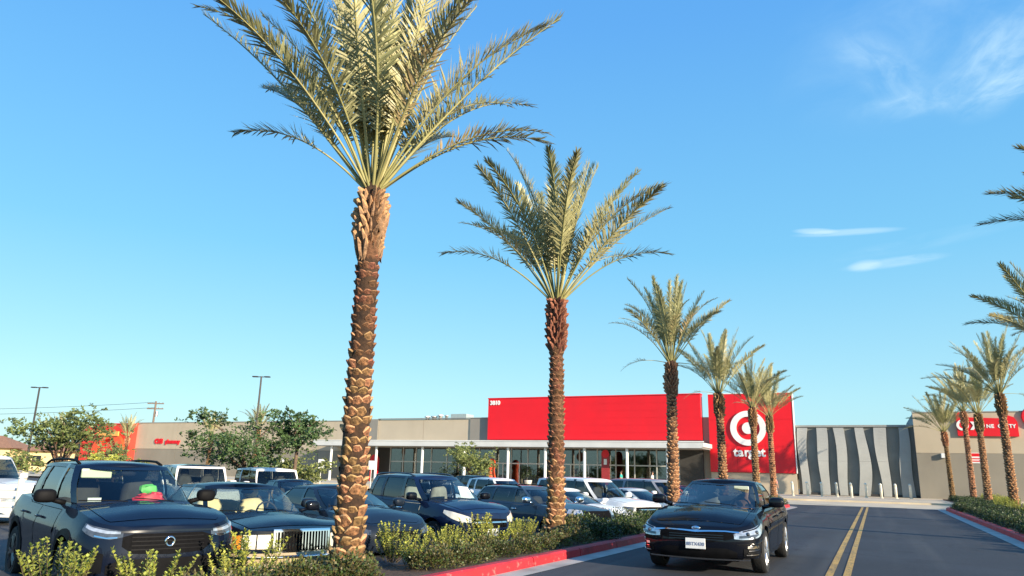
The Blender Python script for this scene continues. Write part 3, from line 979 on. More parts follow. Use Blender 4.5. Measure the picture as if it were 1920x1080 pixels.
# red restaurant front at the far end, house behind it
rf = thing('red_shopfront', 'orange-red shopfront with an arched sign far beyond the store', 'shop', (-101.6, FY - 1.0, 0))
wallbox('wall', -5.4, 5.2, 0.1, 7.0, 0, 6, REDFACADE, rf)
wallbox('coping', -5.5, 5.3, 7.0, 7.15, -0.08, 6.1, REDFACADE, rf)
b = MB()
n = 16
vs = []
for k in range(n + 1):
    a = math.pi * k / n
    for (r, y) in ((2.4, 0), (3.5, 0), (3.5, -0.5), (2.4, -0.5)):
        vs.append((1.2 + r * math.cos(a), y, 2.6 + r * 0.95 * math.sin(a)))
b.add(vs, [(k * 4 + j, k * 4 + (j + 1) % 4, k * 4 + 4 + (j + 1) % 4, k * 4 + 4 + j) for k in range(n) for j in range(4)])
b.build('arch', SIGNORANGE, rf, fixn=True)
wallbox('arch_infill', -1.1, 3.5, 0.1, 3.4, -0.2, -0.01, REDFACADE, rf)
wallbox('sign_band', -1.2, 3.4, 5.3, 5.95, -0.72, -0.52, GOLD, rf)
wallbox('window', -0.6, 0.6, 1.0, 2.4, -0.24, -0.21, GLOSSBLK, rf)
wallbox('window', 1.6, 2.8, 1.0, 2.4, -0.24, -0.21, GLOSSBLK, rf)

hs = thing('cream_house', 'cream house with tiled roof and small tower beyond the car park', 'house', (-122.0, 72.0, 0), R(35))
MB().box(-9, 3.5, -4, 4, -0.3, 3.3).build('wall', CREAM, hs)
b = MB()
b.add([(-9.8, -4.8, 3.3), (4.3, -4.8, 3.3), (4.3, 4.8, 3.3), (-9.8, 4.8, 3.3), (-6, 0, 5.2), (0.5, 0, 5.2)], [(0, 1, 5, 4), (2, 3, 4, 5), (1, 2, 5), (3, 0, 4), (3, 2, 1, 0)])
rr = b.build('roof', ROOFTILE, hs)
MB().box(-5.6, -4.2, -1.2, 0.4, 4.4, 6.6).build('tower', CREAM, rr)
MB().box(-5.9, -3.9, -1.5, 0.7, 6.6, 6.8).build('tower_cap', CREAM, rr)
MB().box(-5.3, -4.5, -0.8, 0.0, 6.8, 7.4).build('finial', CREAM, rr)
b = MB()
b.add([(5, -5, 3.0), (16, -5, 3.0), (16, 3, 3.0), (5, 3, 3.0), (8, -1, 4.6), (13, -1, 4.6)], [(0, 1, 5, 4), (2, 3, 4, 5), (1, 2, 5), (3, 0, 4), (3, 2, 1, 0)])
b.build('wing_roof', ROOFTILE, hs)
MB().box(5.8, 15.2, -4.2, 2.4, -0.3, 3.0).build('wing_wall', CREAM, hs)
for x in (-7.5, -4.5, -1.5, 1.2, 7.5, 10.5, 13.4):
    w = MB().box(x - 0.6, x + 0.6, -4.26, -4.205, 0.8, 2.3).build('window', GLOSSBLK, hs)

# ------------------------------------------------------------------ car builder
def catmull(pts, per=10):
    P = [Vector(p) for p in pts]
    P = [P[0] * 2 - P[1]] + P + [P[-1] * 2 - P[-2]]
    out = []
    for i in range(1, len(P) - 2):
        a, b_, c, d = P[i - 1:i + 3]
        for k in range(per):
            t = k / per
            out.append(0.5 * ((2 * b_) + (c - a) * t + (2 * a - 5 * b_ + 4 * c - d) * t * t + (3 * b_ - a - 3 * c + d) * t ** 3))
    out.append(P[-2])
    return out


class Car:
    def __init__(s, sp, label, cat='car', group=None):
        s.sp = sp
        L, W = sp['L'], sp['W']
        s.Lh, s.hw = L / 2, W / 2
        nr, rr = sp.get('nose', 1.0), sp.get('tail', 0.8)
        Lh, hw = s.Lh, s.hw
        ctrl = [(Lh, 0), (Lh - .025 * nr, .33 * hw), (Lh - .10 * nr, .63 * hw), (Lh - .27 * nr, .86 * hw), (Lh - .55 * nr, .965 * hw), (Lh - 1.05, hw * .992), (0.3, hw), (-Lh + 1.2, hw * .995),
                (-Lh + .5 * rr, .965 * hw), (-Lh + .22 * rr, .88 * hw), (-Lh + .06 * rr, .66 * hw), (-Lh + .01, .33 * hw), (-Lh, 0)]
        s.o = catmull(ctrl)
        s.o[0].y = 0
        s.o[-1].y = 0
        s.cum = [0]
        for a, c in zip(s.o, s.o[1:]):
            s.cum.append(s.cum[-1] + (c - a).length)
        s.A = s.cum[-1]
        s.xf, s.xr = sp['axle_f'], sp['axle_r']
        s.wr = sp['wheel_r']
        s.ar = s.wr + sp.get('arch_gap', .055)
        s.zsill = sp.get('sill', .23)
        s.P = {k: v for k, v in sp.items()}
        s.root = thing('parked_car' if cat == 'car' else cat.replace(' ', '_'), label, cat, group=group)
        s.body_mat = sp['paint']

    def at(s, a):
        """outline point and outward normal at arc length a (half outline, y >= 0)"""
        a = min(max(a, 0), s.A)
        lo, hi = 0, len(s.cum) - 1
        while hi - lo > 1:
            m = (lo + hi) // 2
            if s.cum[m] <= a:
                lo = m
            else:
                hi = m
        t = (a - s.cum[lo]) / max(1e-9, s.cum[hi] - s.cum[lo])
        p = s.o[lo].lerp(s.o[hi], t)
        i0, i1 = max(lo - 1, 0), min(hi + 1, len(s.o) - 1)
        d0 = (s.o[hi] - s.o[i0]).normalized()
        d1 = (s.o[i1] - s.o[lo]).normalized()
        d = d0.lerp(d1, t).normalized()
        n = Vector((-d.y, d.x)) * -1
        n = Vector((d.y, -d.x))
        if a <= 0.001:
            n = Vector((1, 0))
        if a >= s.A - 0.001:
            n = Vector((-1, 0))
        if n.y < 0:
            n = -n if abs(n.x) < .3 else Vector((n.x, max(n.y, 0))).normalized()
        return p, n

    def a_of_x(s, x):
        lo, hi = 0.0, s.A
        for _ in range(34):
            m = (lo + hi) / 2
            if s.at(m)[0].x > x:
                lo = m
            else:
                hi = m
        return (lo + hi) / 2

    def zt(s, x):
        return interp(s.sp['zt'], x)

    def zb(s, x):
        z = s.zsill + (0.04 if abs(x) > s.Lh - .5 else 0)
        for xw in (s.xf, s.xr):
            d = s.ar * s.ar - (x - xw) ** 2
            if d > 0:
                z = max(z, s.wr + math.sqrt(d))
        return z

    def S(s, a, z, off=0.0):
        """body skin at signed arc length a and height z"""
        sg = -1 if a < 0 else 1
        p, n = s.at(abs(a))
        zt = s.zt(p.x)
        zr = (z - s.zsill) / max(.05, zt - s.zsill)
        side = .055 * max(0, 1 - zr / .32) ** 1.4 + .10 * max(0, (zr - .66) / .34) ** 2 * s.sp.get('shoulder', 1.0) - .014 * math.exp(-((zr - s.sp.get('crease', .66)) / .06) ** 2)
        side += .02 * math.exp(-((zr - .32) / .12) ** 2) * s.sp.get('scoop', 1.0)
        fr = interp(s.sp['nose_prof'], z)
        rr = interp(s.sp.get('tail_prof', [(.2, .12), (.35, .02), (.6, 0), (.9, .06), (1.1, .12)]), z)
        wf, wr_ = max(0, n.x) ** 2, max(0, -n.x) ** 2
        ins = side * n.y * n.y + fr * wf + rr * wr_ - off
        return Vector((p.x - n.x * ins, sg * (p.y - n.y * ins), z))

    def build(s, detail=2):
        sp = s.sp
        Lh, hw = s.Lh, s.hw
        root = s.root
        xs = set()
        step = .13 if detail > 1 else .22
        n = int(s.A / step)
        al = [s.A * i / n for i in range(n + 1)]
        for xw in (s.xf, s.xr):
            for k in range(-6, 7):
                al.append(s.a_of_x(xw + s.ar * math.sin(math.pi / 2 * k / 6)))
        doors = sp['doors']
        for d in doors:
            al += [s.a_of_x(d[0]), s.a_of_x(d[1])]
        hood0, hood1 = sp['hood']
        al += [s.a_of_x(hood0), s.a_of_x(hood1)]
        cab0, cab1 = sp['ws_base'] + .04, sp['rg_base'] - .02
        al += [s.a_of_x(cab0), s.a_of_x(cab1)]
        al = sorted(al)
        cols = [al[0]]
        for a in al[1:]:
            if a - cols[-1] > .012:
                cols.append(a)
        rows = [0, .09, .22, .36, .5, .62, .74, .86, .95, 1.0]
        fr = [-1, -.965, -.86, -.6, -.3, 0, .3, .6, .86, .965, 1]
        body, hood = MB(), MB()
        nr_, nf = len(rows), len(fr)

        def crown(x, f):
            front = min(1, max(0, (Lh - x) / .5))
            c = sp.get('crown', .05) * (1 - abs(f) ** 2.0) * (0.35 + .65 * front)
            if x > hood0 - .02:
                c += .016 * front * (1 / (1 + math.exp((abs(f) - .52) * 34)))
            return c

        # sides
        for sg in (1, -1):
            idx = []
            for a in cols:
                p, _ = s.at(a)
                zb, zt = s.zb(p.x), s.zt(p.x)
                row = []
                for t in rows:
                    row.append(s.S(sg * a, lerp(zb, zt, t)))
                idx.append(row)
            for i in range(len(cols) - 1):
                xm = s.at((cols[i] + cols[i + 1]) / 2)[0].x
                indoor = any(d[1] < xm < d[0] for d in doors)
                for j in range(nr_ - 1):
                    if indoor and 1 <= j <= 7:
                        continue
                    q = [idx[i][j], idx[i + 1][j], idx[i + 1][j + 1], idx[i][j + 1]]
                    body.add(q, [(0, 1, 2, 3) if sg > 0 else (3, 2, 1, 0)])
        # cap
        tops = []
        for a in cols:
            p, _ = s.at(a)
            zt = s.zt(p.x)
            L_ = s.S(a, zt)
            tops.append([Vector((L_.x, L_.y * f, zt + crown(p.x, f))) for f in fr])
        for i in range(len(cols) - 1):
            xm = s.at((cols[i] + cols[i + 1]) / 2)[0].x
            for j in range(nf - 1):
                fm = (fr[j] + fr[j + 1]) / 2
                q = [tops[i][j], tops[i + 1][j], tops[i + 1][j + 1], tops[i][j + 1]]
                if abs(fm) < .86 and cab1 < xm < cab0:
                    continue
                if abs(fm) < .86 and hood0 < xm < hood1:
                    hood.add([v + Vector((0, 0, .006)) for v in q], [(3, 2, 1, 0)])
                    continue
                body.add(q, [(3, 2, 1, 0)])
        # doors
        for sg in (1, -1):
            for d in doors:
                b = MB()
                a0, a1 = s.a_of_x(d[0] - .007), s.a_of_x(d[1] + .007)
                na, nt = 10, 9
                g = []
                for i in range(na + 1):
                    a = lerp(a0, a1, i / na)
                    p, _ = s.at(a)
                    zb, zt = s.zb(p.x), s.zt(p.x)
                    g.append([s.S(sg * a, lerp(zb, zt, lerp(.097, .943, k / nt)), .003) for k in range(nt + 1)])
                    rim = s.S(sg * a, lerp(zb, zt, .097), -.03)
                for i in range(na):
                    for k in range(nt):
                        q = [g[i][k], g[i + 1][k], g[i + 1][k + 1], g[i][k + 1]]
                        b.add(q, [(0, 1, 2, 3) if sg > 0 else (3, 2, 1, 0)])
                dr = b.build('door', s.body_mat, root, smooth=30, fixn=True)
                if detail > 1:
                    ah = s.a_of_x(d[1] + .17)
                    zh = lerp(s.zsill, s.zt(d[1]), .80)
                    h = MB()
                    pts = [s.S(sg * (ah - .11), zh, .008), s.S(sg * (ah - .09), zh + .004, .045), s.S(sg * (ah + .07), zh + .004, .045), s.S(sg * (ah + .09), zh, .008)]
                    h.tube(pts, [.012, .016, .016, .012], 6)
                    h.build('handle', sp.get('handle_mat', s.body_mat), dr, smooth=True)
        bo = body.build('body', s.body_mat, root, smooth=32, fixn=True)
        hood.build('hood', s.body_mat, root, smooth=40, fixn=True)
        # greenhouse
        gy = sp.get('gy', .88)
        wsb, wst, rgt, rgb = sp['ws_base'], sp['ws_top'], sp['rg_top'], sp['rg_base']
        yr = sp['roof_y']
        swp = sp.get('ws_sweep', .24)
        col = []                                     # (lower xy, upper xy, region that starts here)
        nws = 6

        def ylow(x):
            return s.S(s.a_of_x(x), s.zt(x)).y * gy
        yw = ylow(wsb - swp) * .965
        for i in range(nws + 1):
            f = i / nws
            col.append(((wsb - swp * f * f, yw * f), (wst - .13 * f * f, yr * .90 * f), 'ws' if i < nws else 'A'))
        for (xl, xu, reg) in sp['side']:
            col.append(((xl, ylow(xl)), (xu, yr * (1 - .10 * max(0, (-xu - .6)) / 2.0)), reg))
        nrg = 4
        yl2 = ylow(rgb + .12) * .93
        for i in range(nrg + 1):
            f = 1 - i / nrg
            col.append(((rgb + .14 * f * f, yl2 * f), (rgt + .10 * f * f, yr * .88 * f), 'rg' if i < nrg else None))
        rows2 = [0, .05, .08, .3, .55, .78, .9, .94, 1.0]
        roof_z = sp['H'] - sp.get('roof_crown', .05) - .012

        def zroof(x):
            mid = (wst + rgt) / 2
            half = (wst - rgt) / 2 + .2
            return roof_z - sp.get('roof_arch', .05) * ((x - mid) / half) ** 2 - sp.get('roof_rake', .0) * max(0, mid - x)

        def G(c, t, sg, off=0.0):
            (xl, yl), (xu, yu), _ = c
            zl = s.zt(xl) + crown(xl, min(1, abs(yl) / max(.1, ylow(xl) / gy))) - .012
            zu = zroof(xu)
            x, y, z = lerp(xl, xu, t), lerp(yl, yu, t), lerp(zl, zu, t)
            bul = 4 * t * (1 - t)
            side = min(1, abs(y) / max(.2, yr))
            y += (sp.get('tumble', .035) * bul * side ** 3) - off * side ** 2
            if c[0][0] > 0 and side < .99:
                x += .03 * bul * (1 - side ** 2) - off * (1 - side ** 2)
            return Vector((x, sg * y, z))
        shell, trim = MB(), MB()
        regs = [c[2] for c in col]
        for sg in (1, -1):
            for i in range(len(col) - 1):
                reg = regs[i]
                for j in range(len(rows2) - 1):
                    glass_cell = reg in ('ws', 'fw', 'rw', 'qw', 'rg') and .05 <= rows2[j] < .9
                    if reg == 'rg' and sp.get('rg_t0') and rows2[j] < sp['rg_t0']:
                        glass_cell = False
                    if glass_cell:
                        continue
                    q = [G(col[i], rows2[j], sg), G(col[i + 1], rows2[j], sg), G(col[i + 1], rows2[j + 1], sg), G(col[i], rows2[j + 1], sg)]
                    (trim if reg in ('B',) or (reg in ('ws', 'fw', 'rw', 'qw') and rows2[j] < .05 and not sp.get('chrome_belt')) else shell).add(q, [(0, 1, 2, 3) if sg > 0 else (3, 2, 1, 0)])
        tz = []
        rfr = [-1, -.9, -.6, -.3, 0, .3, .6, .9, 1]
        for c in col:
            pu = G(c, 1.0, 1)
            dome = sp.get('roof_crown', .05)
            tz.append([Vector((pu.x, pu.y * f, pu.z + dome * (1 - abs(f) ** 2.4) * min(1, pu.y / .3 if pu.y > .01 else 0) * 1.0 + dome * (1 - min(1, pu.y / .3)) * .0)) for f in rfr])
        roof = MB()
        for i in range(len(col) - 1):
            for j in range(len(rfr) - 1):
                roof.add([tz[i][j], tz[i + 1][j], tz[i + 1][j + 1], tz[i][j + 1]], [(3, 2, 1, 0)])
        shell.build('pillar_frame', s.body_mat, root, smooth=35, fixn=True)
        if trim.v:
            trim.build('window_trim', GLOSSBLK, root, smooth=35, fixn=True)
        roof.build('roof', sp.get('roof_mat', s.body_mat), root, smooth=40, fixn=True)
        # panes
        def pane(name, i0, i1, sgs, m, t0=.045, t1=.905):
            b = MB()
            for sg in sgs:
                nn = 4
                for i in range(i0, i1):
                    for k in range(nn):
                        ta, tb = lerp(t0, t1, k / nn), lerp(t0, t1, (k + 1) / nn)
                        q = [G(col[i], ta, sg, .012), G(col[i + 1], ta, sg, .012), G(col[i + 1], tb, sg, .012), G(col[i], tb, sg, .012)]
                        b.add(q, [(0, 1, 2, 3) if sg > 0 else (3, 2, 1, 0)])
            return b.build(name, m, root, smooth=30, fixn=True)
        wsp = pane('windshield', 0, nws, (1, -1), sp.get('ws_glass', CARGLASS))
        for i, reg in enumerate(regs):
            if reg in ('fw', 'rw', 'qw'):
                for sg in (1, -1):
                    pane('side_window', i, i + 1, (sg,), sp.get('front_glass', MIDGLASS) if reg == 'fw' else sp.get('rear_glass', TINTGLASS))
        ir = regs.index('rg')
        pane('rear_window', ir, ir + nrg, (1, -1), sp.get('rear_glass', TINTGLASS), sp.get('rg_t0', .045))
        s.G, s.col, s.zroof, s.ylow = G, col, zroof, ylow
        # underside and wheel wells, cabin
        b = MB()
        b.box(-Lh + .35, Lh - .45, -hw * .60, hw * .60, .19, .50)
        b.box(-Lh + .5, Lh - .7, -hw * .88, hw * .88, .50, .56)
        b.box(s.xr + s.ar + .02, s.xf - s.ar - .02, -hw * .90, hw * .90, .22, .49)
        b.build('underbody', BLACKPL, root)
        if detail > 0:
            im = sp.get('int_mat', INTDK)
            b = MB()
            zc = s.zt(wsb - .3)
            b.box(wsb - .62, wsb - .12, -hw * .80, hw * .80, zc - .22, zc - .015, bev=.04)
            b.build('dashboard', sp.get('dash_mat', INTDK), root)
            hs_ = sp.get('seat_h', .62)
            sx = sp.get('seat_x', wst - .35)
            for sg in (1, -1):
                b = MB()
                b.ellip((sx + .05, sg * .37, hs_ - .05), (.30, .25, .12), 12, 8, p=.55)
                b.ellip((sx - .26, sg * .37, hs_ + .27), (.11, .24, .36), 12, 8, p=.6)
                b.build('seat', im, root, smooth=True)
                b = MB()
                b.ellip((sx - .33, sg * .37, hs_ + .72), (.06, .14, .11), 12, 8, p=.7)
                b.build('headrest', im, root, smooth=True)
            b = MB()
            b.ellip((sx - 1.0, 0, hs_ - .02), (.26, hw * .72, .12), 12, 8, p=.5)
            b.ellip((sx - 1.3, 0, hs_ + .22), (.10, hw * .70, .34), 12, 8, p=.5)
            b.build('rear_seat', im, root, smooth=True)
            if detail > 1:
                b = MB()
                cxw, cyw, czw = wsb - .72, .37, zc - .02
                pts = []
                for k in range(17):
                    a = 2 * math.pi * k / 16
                    pts.append((cxw - .17 * math.sin(a) * .4, cyw + .185 * math.cos(a), czw + .185 * math.sin(a)))
                b.tube(pts, .016, 6, caps=False)
                b.tube([(cxw, cyw - .17, czw), (cxw + .03, cyw, czw - .02), (cxw, cyw + .17, czw)], .018, 6)
                b.build('steering_wheel', sp.get('wheel_mat', INTDK), root, smooth=True)
                b = MB()
                g = G(col[1], .80, 1)
                b.ellip((g.x - .10, 0, g.z), (.02, .11, .035), 10, 6, p=.7)
                b.build('rear_view_mirror', BLACKPL, root, smooth=True)
        # wheels
        wc = {}
        for xw in (s.xf, s.xr):
            for sg in (1, -1):
                w = link('wheel', None, root, (xw, sg * (hw - .115), s.wr), (0, 0, 0 if sg > 0 else math.pi))
                if 'tyre' not in wc:
                    r, ri = s.wr, s.wr * .70
                    tb = MB()
                    tb.lathe([(ri, -.09), (r * .93, -.105), (r * .985, -.08), (r, -.04), (r, .04), (r * .985, .08), (r * .93, .108), (ri, .095), (ri * .98, .07)], 32, axis='y')
                    wc['tyre'] = tb.mesh('tyre', TYRE, 40, True)
                    rb_ = MB()
                    rb_.lathe([(ri * 1.0, .095), (ri * .95, .10), (ri * .92, .07), (ri * .90, -.02), (.001, -.02)], 32, axis='y', mi=1)
                    rb_.lathe([(ri * 1.005, .092), (ri * 1.005, .102), (ri * .93, .104), (ri * .92, .08)], 32, axis='y')
                    ns = sp.get('spokes', 5)
                    for k in range(ns):
                        a = 2 * math.pi * k / ns
                        for da in ((-.16, .16) if ns <= 5 else (0,)):
                            c0, s0 = math.cos(a + da * .3), math.sin(a + da * .3)
                            c1, s1 = math.cos(a + da), math.sin(a + da)
                            rb_.tube([(.04 * c0, .075, .04 * s0), (ri * .5 * (c0 + c1) / 2, .088, ri * .5 * (s0 + s1) / 2), (ri * .94 * c1, .085, ri * .94 * s1)], [.032, .026, .022], 5)
                    rb_.lathe([(.001, .10), (.05, .098), (.06, .06)], 12, axis='y')
                    wc['rim'] = rb_.mesh('rim', [sp.get('rim_mat', ALLOY), BLACKPL], 35, True)
                link('tyre', wc['tyre'], w)
                link('rim', wc['rim'], w)
        # arch lining
        for xw in (s.xf, s.xr):
            for sg in (1, -1):
                b = MB()
                vs, fs = [], []
                for k in range(13):
                    a = math.pi * k / 12
                    x, z = xw + (s.ar + .01) * math.cos(a), s.wr + (s.ar + .01) * math.sin(a)
                    vs += [(x, sg * (hw - .03), z), (x, sg * (hw * .55), z)]
                fs = [(2 * k, 2 * k + 1, 2 * k + 3, 2 * k + 2) for k in range(12)]
                b.add(vs, fs)
                b.build('arch_liner', BLACKPL, root)
        # mirrors
        xm = sp.get('mirror_x', wsb - .52)
        zm = s.zt(xm) + .09
        for sg in (1, -1):
            yb = ylow(xm) / gy
            m = MB()
            m.ellip((xm, sg * (yb + .19), zm + .02), (.085, .125, .085), 14, 10, p=.62)
            m.tube([(xm, sg * (yb - .05), zm - .07), (xm, sg * (yb + .10), zm - .03)], [.035, .03], 8)
            m.build('mirror', sp.get('mirror_mat', s.body_mat), root, smooth=True)
        return s

    def strip(s, name, st, m, off=.006, parent=None, depth=.03, step=.07, nz=3, smooth=35):
        """a raised piece following the body skin; st = [(a, zlo, zhi)...] in signed arc length"""
        sts = []
        for (a0, l0, h0), (a1, l1, h1) in zip(st, st[1:]):
            n = max(1, int(abs(a1 - a0) / step))
            for k in range(n):
                t = k / n
                sts.append((lerp(a0, a1, t), lerp(l0, l1, t), lerp(h0, h1, t)))
        sts.append(st[-1])
        out = [[s.S(a, lerp(lo, hi, k / nz), off) for k in range(nz + 1)] for a, lo, hi in sts]
        inn = [[s.S(a, lerp(lo, hi, k / nz), off - depth) for k in (0, nz)] for a, lo, hi in sts]
        b = MB()
        for i in range(len(sts) - 1):
            for k in range(nz):
                b.add([out[i][k], out[i + 1][k], out[i + 1][k + 1], out[i][k + 1]], [(0, 1, 2, 3)])
            b.add([out[i][0], out[i + 1][0], inn[i + 1][0], inn[i][0]], [(3, 2, 1, 0)])
            b.add([out[i][nz], out[i + 1][nz], inn[i + 1][1], inn[i][1]], [(0, 1, 2, 3)])
        for i in (0, len(sts) - 1):
            b.add([inn[i][0]] + out[i] + [inn[i][1]], [tuple(range(nz + 3))])
        return b.build(name, m, parent or s.root, smooth=smooth, fixn=True)

    def pair(s, name, st, m, **kw):
        r = []
        for sg in (1, -1):
            r.append(s.strip(name, [(sg * a, lo, hi) for a, lo, hi in st], m, **kw))
        return r

    def arch_trim(s, m, w=.07):
        for xw in (s.xf, s.xr):
            for sg in (1, -1):
                b = MB()
                vs = []
                n = 16
                for k in range(n + 1):
                    a = math.pi * (k / n) * 1.10 - math.pi * .05
                    for r, off in ((s.ar - .004, -.02), (s.ar - .004, .014), (s.ar + w, .012), (s.ar + w, -.015)):
                        x, z = xw + r * math.cos(a), s.wr + r * math.sin(a)
                        q = s.S(sg * s.a_of_x(x), max(z, .2), off)
                        vs.append(q)
                b.add(vs, [(k * 4 + j, k * 4 + j + 1, k * 4 + 5 + j, k * 4 + 4 + j) for k in range(n) for j in range(3)])
                b.build('arch_trim', m, s.root, smooth=40, fixn=True)

    def sill_trim(s, m, h=.14):
        for sg in (1, -1):
            a0, a1 = s.a_of_x(s.xf - s.ar - .05), s.a_of_x(s.xr + s.ar + .05)
            s.strip('sill_trim', [(sg * a0, s.zsill - .02, s.zsill + h), (sg * a1, s.zsill - .02, s.zsill + h)], m, off=.012, step=.3)

    def rails(s, m):
        for sg in (1, -1):
            pts = []
            x0, x1 = s.sp['ws_top'] - .25, s.sp['rg_top'] + .15
            for k in range(9):
                t = k / 8
                x = lerp(x0, x1, t)
                y = s.sp['roof_y'] * .90
                z = s.zroof(x) + .025 + (.026 if 0 < k < 8 else -.01)
                pts.append((x, sg * y, z))
            MB().tube(pts, .019, 6).build('roof_rail', m, s.root, smooth=True)

    def plate(s, z, text, w=.305, h=.155, mats=None):
        p = s.S(0, z, .022)
        o = MB().box(-.008, .008, -w / 2, w / 2, -h / 2, h / 2, bev=.003).build('license_plate', PLATE, s.root, loc=(p.x, 0, z))
        if text:
            text_part('plate_number', text, .072, PLATEBLUE, o, (.010, 0, -.03), (R(90), 0, R(90)), .0015, .001)
        return o

    def wipers(s):
        for y0 in (.42, -.18):
            pts = []
            for k in range(5):
                t = k / 4
                f = y0 - .52 * t
                a = s.sp['ws_base'] - .05
                yy = max(-1, min(1, f / (s.hw * .8)))
                x = s.sp['ws_base'] - s.sp.get('ws_sweep', .24) * yy * yy + .0 - .03 * t
                z = s.zt(x) + s.sp.get('crown', .05) * (1 - yy * yy) + .02 + .035 * t
                pts.append((x, f, z))
            MB().tube(pts, .007, 5).build('wiper', BLACKPL, s.root)

    def place(s, x, y, heading, z=None, sc=1.0):
        s.root.location = (x, y, lotz(y) if z is None else z)
        s.root.scale = (sc, sc, sc)
        s.root.rotation_euler = (0, 0, R(heading))
        return s


SUV = dict(nose=.72, L=4.6, W=1.86, H=1.68, axle_f=1.42, axle_r=-1.28, wheel_r=.36, zt=[(-2.3, 1.08), (-1.9, 1.14), (0, 1.10), (1.0, 1.09), (1.5, 1.06), (2.0, .985), (2.3, .90)],
           nose_prof=[(.2, .16), (.33, .03), (.55, 0), (.72, .03), (.9, .07), (1.0, .12)], tail_prof=[(.2, .1), (.4, 0), (.65, .02), (.95, .08), (1.15, .14)], hood=(1.05, 2.12), doors=[(.86, -.12), (-.14, -1.02)],
           ws_base=1.13, ws_top=.28, rg_top=-1.98, rg_base=-2.12, roof_y=.60, side=[(.72, .08, 'fw'), (-.10, -.16, 'B'), (-.22, -.28, 'rw'), (-1.12, -1.08, 'A'), (-1.24, -1.2, 'qw'), (-1.72, -1.56, 'A')],
           roof_arch=.06, seat_h=.78, mirror_mat=BLACKPL, crown=.05, arch_gap=.07, rg_t0=.3)
SEDAN = dict(L=4.85, W=1.86, H=1.46, axle_f=1.46, axle_r=-1.34, wheel_r=.335, zt=[(-2.42, .96), (-2.2, 1.02), (-1.6, 1.03), (0, .97), (1.0, .95), (1.6, .90), (2.1, .80), (2.42, .70)],
             nose_prof=[(.2, .13), (.32, .02), (.5, 0), (.62, .02), (.72, .07), (.8, .12)], hood=(1.1, 2.26), doors=[(.95, -.12), (-.14, -1.06)],
             ws_base=1.2, ws_top=.12, rg_top=-.98, rg_base=-1.78, roof_y=.57, side=[(.72, -.06, 'fw'), (-.14, -.24, 'B'), (-.24, -.32, 'rw'), (-1.18, -.92, 'A')],
             roof_arch=.06, seat_h=.55, ws_sweep=.30, crown=.06)
OLDSEDAN = dict(L=5.35, W=1.95, H=1.43, axle_f=1.62, axle_r=-1.36, wheel_r=.33, zt=[(-2.67, .88), (-2.4, .96), (-1.8, .98), (0, .94), (1.1, .93), (1.7, .90), (2.3, .85), (2.67, .79)],
                nose_prof=[(.2, .14), (.3, .0), (.46, -.02), (.5, .05), (.8, .07), (.9, .10)], hood=(1.15, 2.48), doors=[(.95, -.18), (-.2, -1.2)], nose=.62, tail=.6,
                ws_base=1.15, ws_top=.32, rg_top=-1.12, rg_base=-1.75, roof_y=.62, side=[(.78, .16, 'fw'), (-.2, -.26, 'B'), (-.28, -.34, 'rw'), (-1.22, -1.0, 'A')],
                roof_arch=.04, seat_h=.52, int_mat=INTTAN, ws_sweep=.22, crown=.045, shoulder=.7)
BIGSUV = dict(L=5.0, W=1.93, H=1.80, axle_f=1.52, axle_r=-1.5, wheel_r=.385, zt=[(-2.5, 1.14), (-2.1, 1.18), (0, 1.13), (1.05, 1.13), (1.6, 1.10), (2.2, 1.04), (2.5, .96)],
              nose_prof=[(.2, .18), (.35, .03), (.6, 0), (.8, .02), (.98, .05), (1.1, .1)], tail_prof=[(.2, .1), (.4, 0), (.7, .02), (1.0, .06), (1.2, .1)], hood=(1.15, 2.3), doors=[(.92, -.1), (-.12, -1.08)],
              ws_base=1.2, ws_top=.42, rg_top=-2.2, rg_base=-2.34, roof_y=.66, side=[(.82, .22, 'fw'), (-.08, -.1, 'B'), (-.2, -.22, 'rw'), (-1.2, -1.1, 'A'), (-1.3, -1.24, 'qw'), (-2.05, -1.92, 'A')],
              roof_arch=.05, seat_h=.85, crown=.04, nose=.75, rg_t0=.3)

WAGON = dict(SEDAN)
WAGON.update(L=4.95, H=1.50, zt=[(-2.48, 1.0), (-2.2, 1.05), (0, 1.02), (1.0, 1.0), (1.6, .96), (2.2, .88), (2.48, .80)], nose_prof=[(.2, .13), (.32, .02), (.6, 0), (.74, .02), (.86, .07), (.95, .12)], hood=(1.1, 2.3), rg_top=-1.95, rg_base=-2.3,
             side=[(.72, -.02, 'fw'), (-.14, -.2, 'B'), (-.22, -.28, 'rw'), (-1.18, -1.12, 'A'), (-1.28, -1.22, 'qw'), (-2.0, -1.75, 'A')], nose=.8, roof_arch=.05)


def variant(base, **kw):
    d = dict(base)
    d.update(kw)
    return d


NAVY = paint('dark_navy_paint', (0.0035, 0.007, 0.019))
BLACKBLUE = paint('black_blue_paint', (0.004, 0.006, 0.012))
MIDNIGHT = paint('midnight_blue_paint', (0.007, 0.016, 0.05))
SLATE = paint('slate_blue_paint', (0.032, 0.058, 0.09))
BLACKP = paint('black_paint', (0.003, 0.004, 0.008))
WHITEP = paint('white_car_paint', (0.78, 0.77, 0.74), 0.0)
SILVERBL = paint('silver_blue_paint', (0.34, 0.39, 0.44), 0.4)
GREYP = paint('grey_car_paint', (0.20, 0.22, 0.26), 0.4)
REDP = paint('dark_red_paint', (0.22, 0.02, 0.03))
TANP = paint('tan_bumper_paint', (0.40, 0.31, 0.19), 0.2)

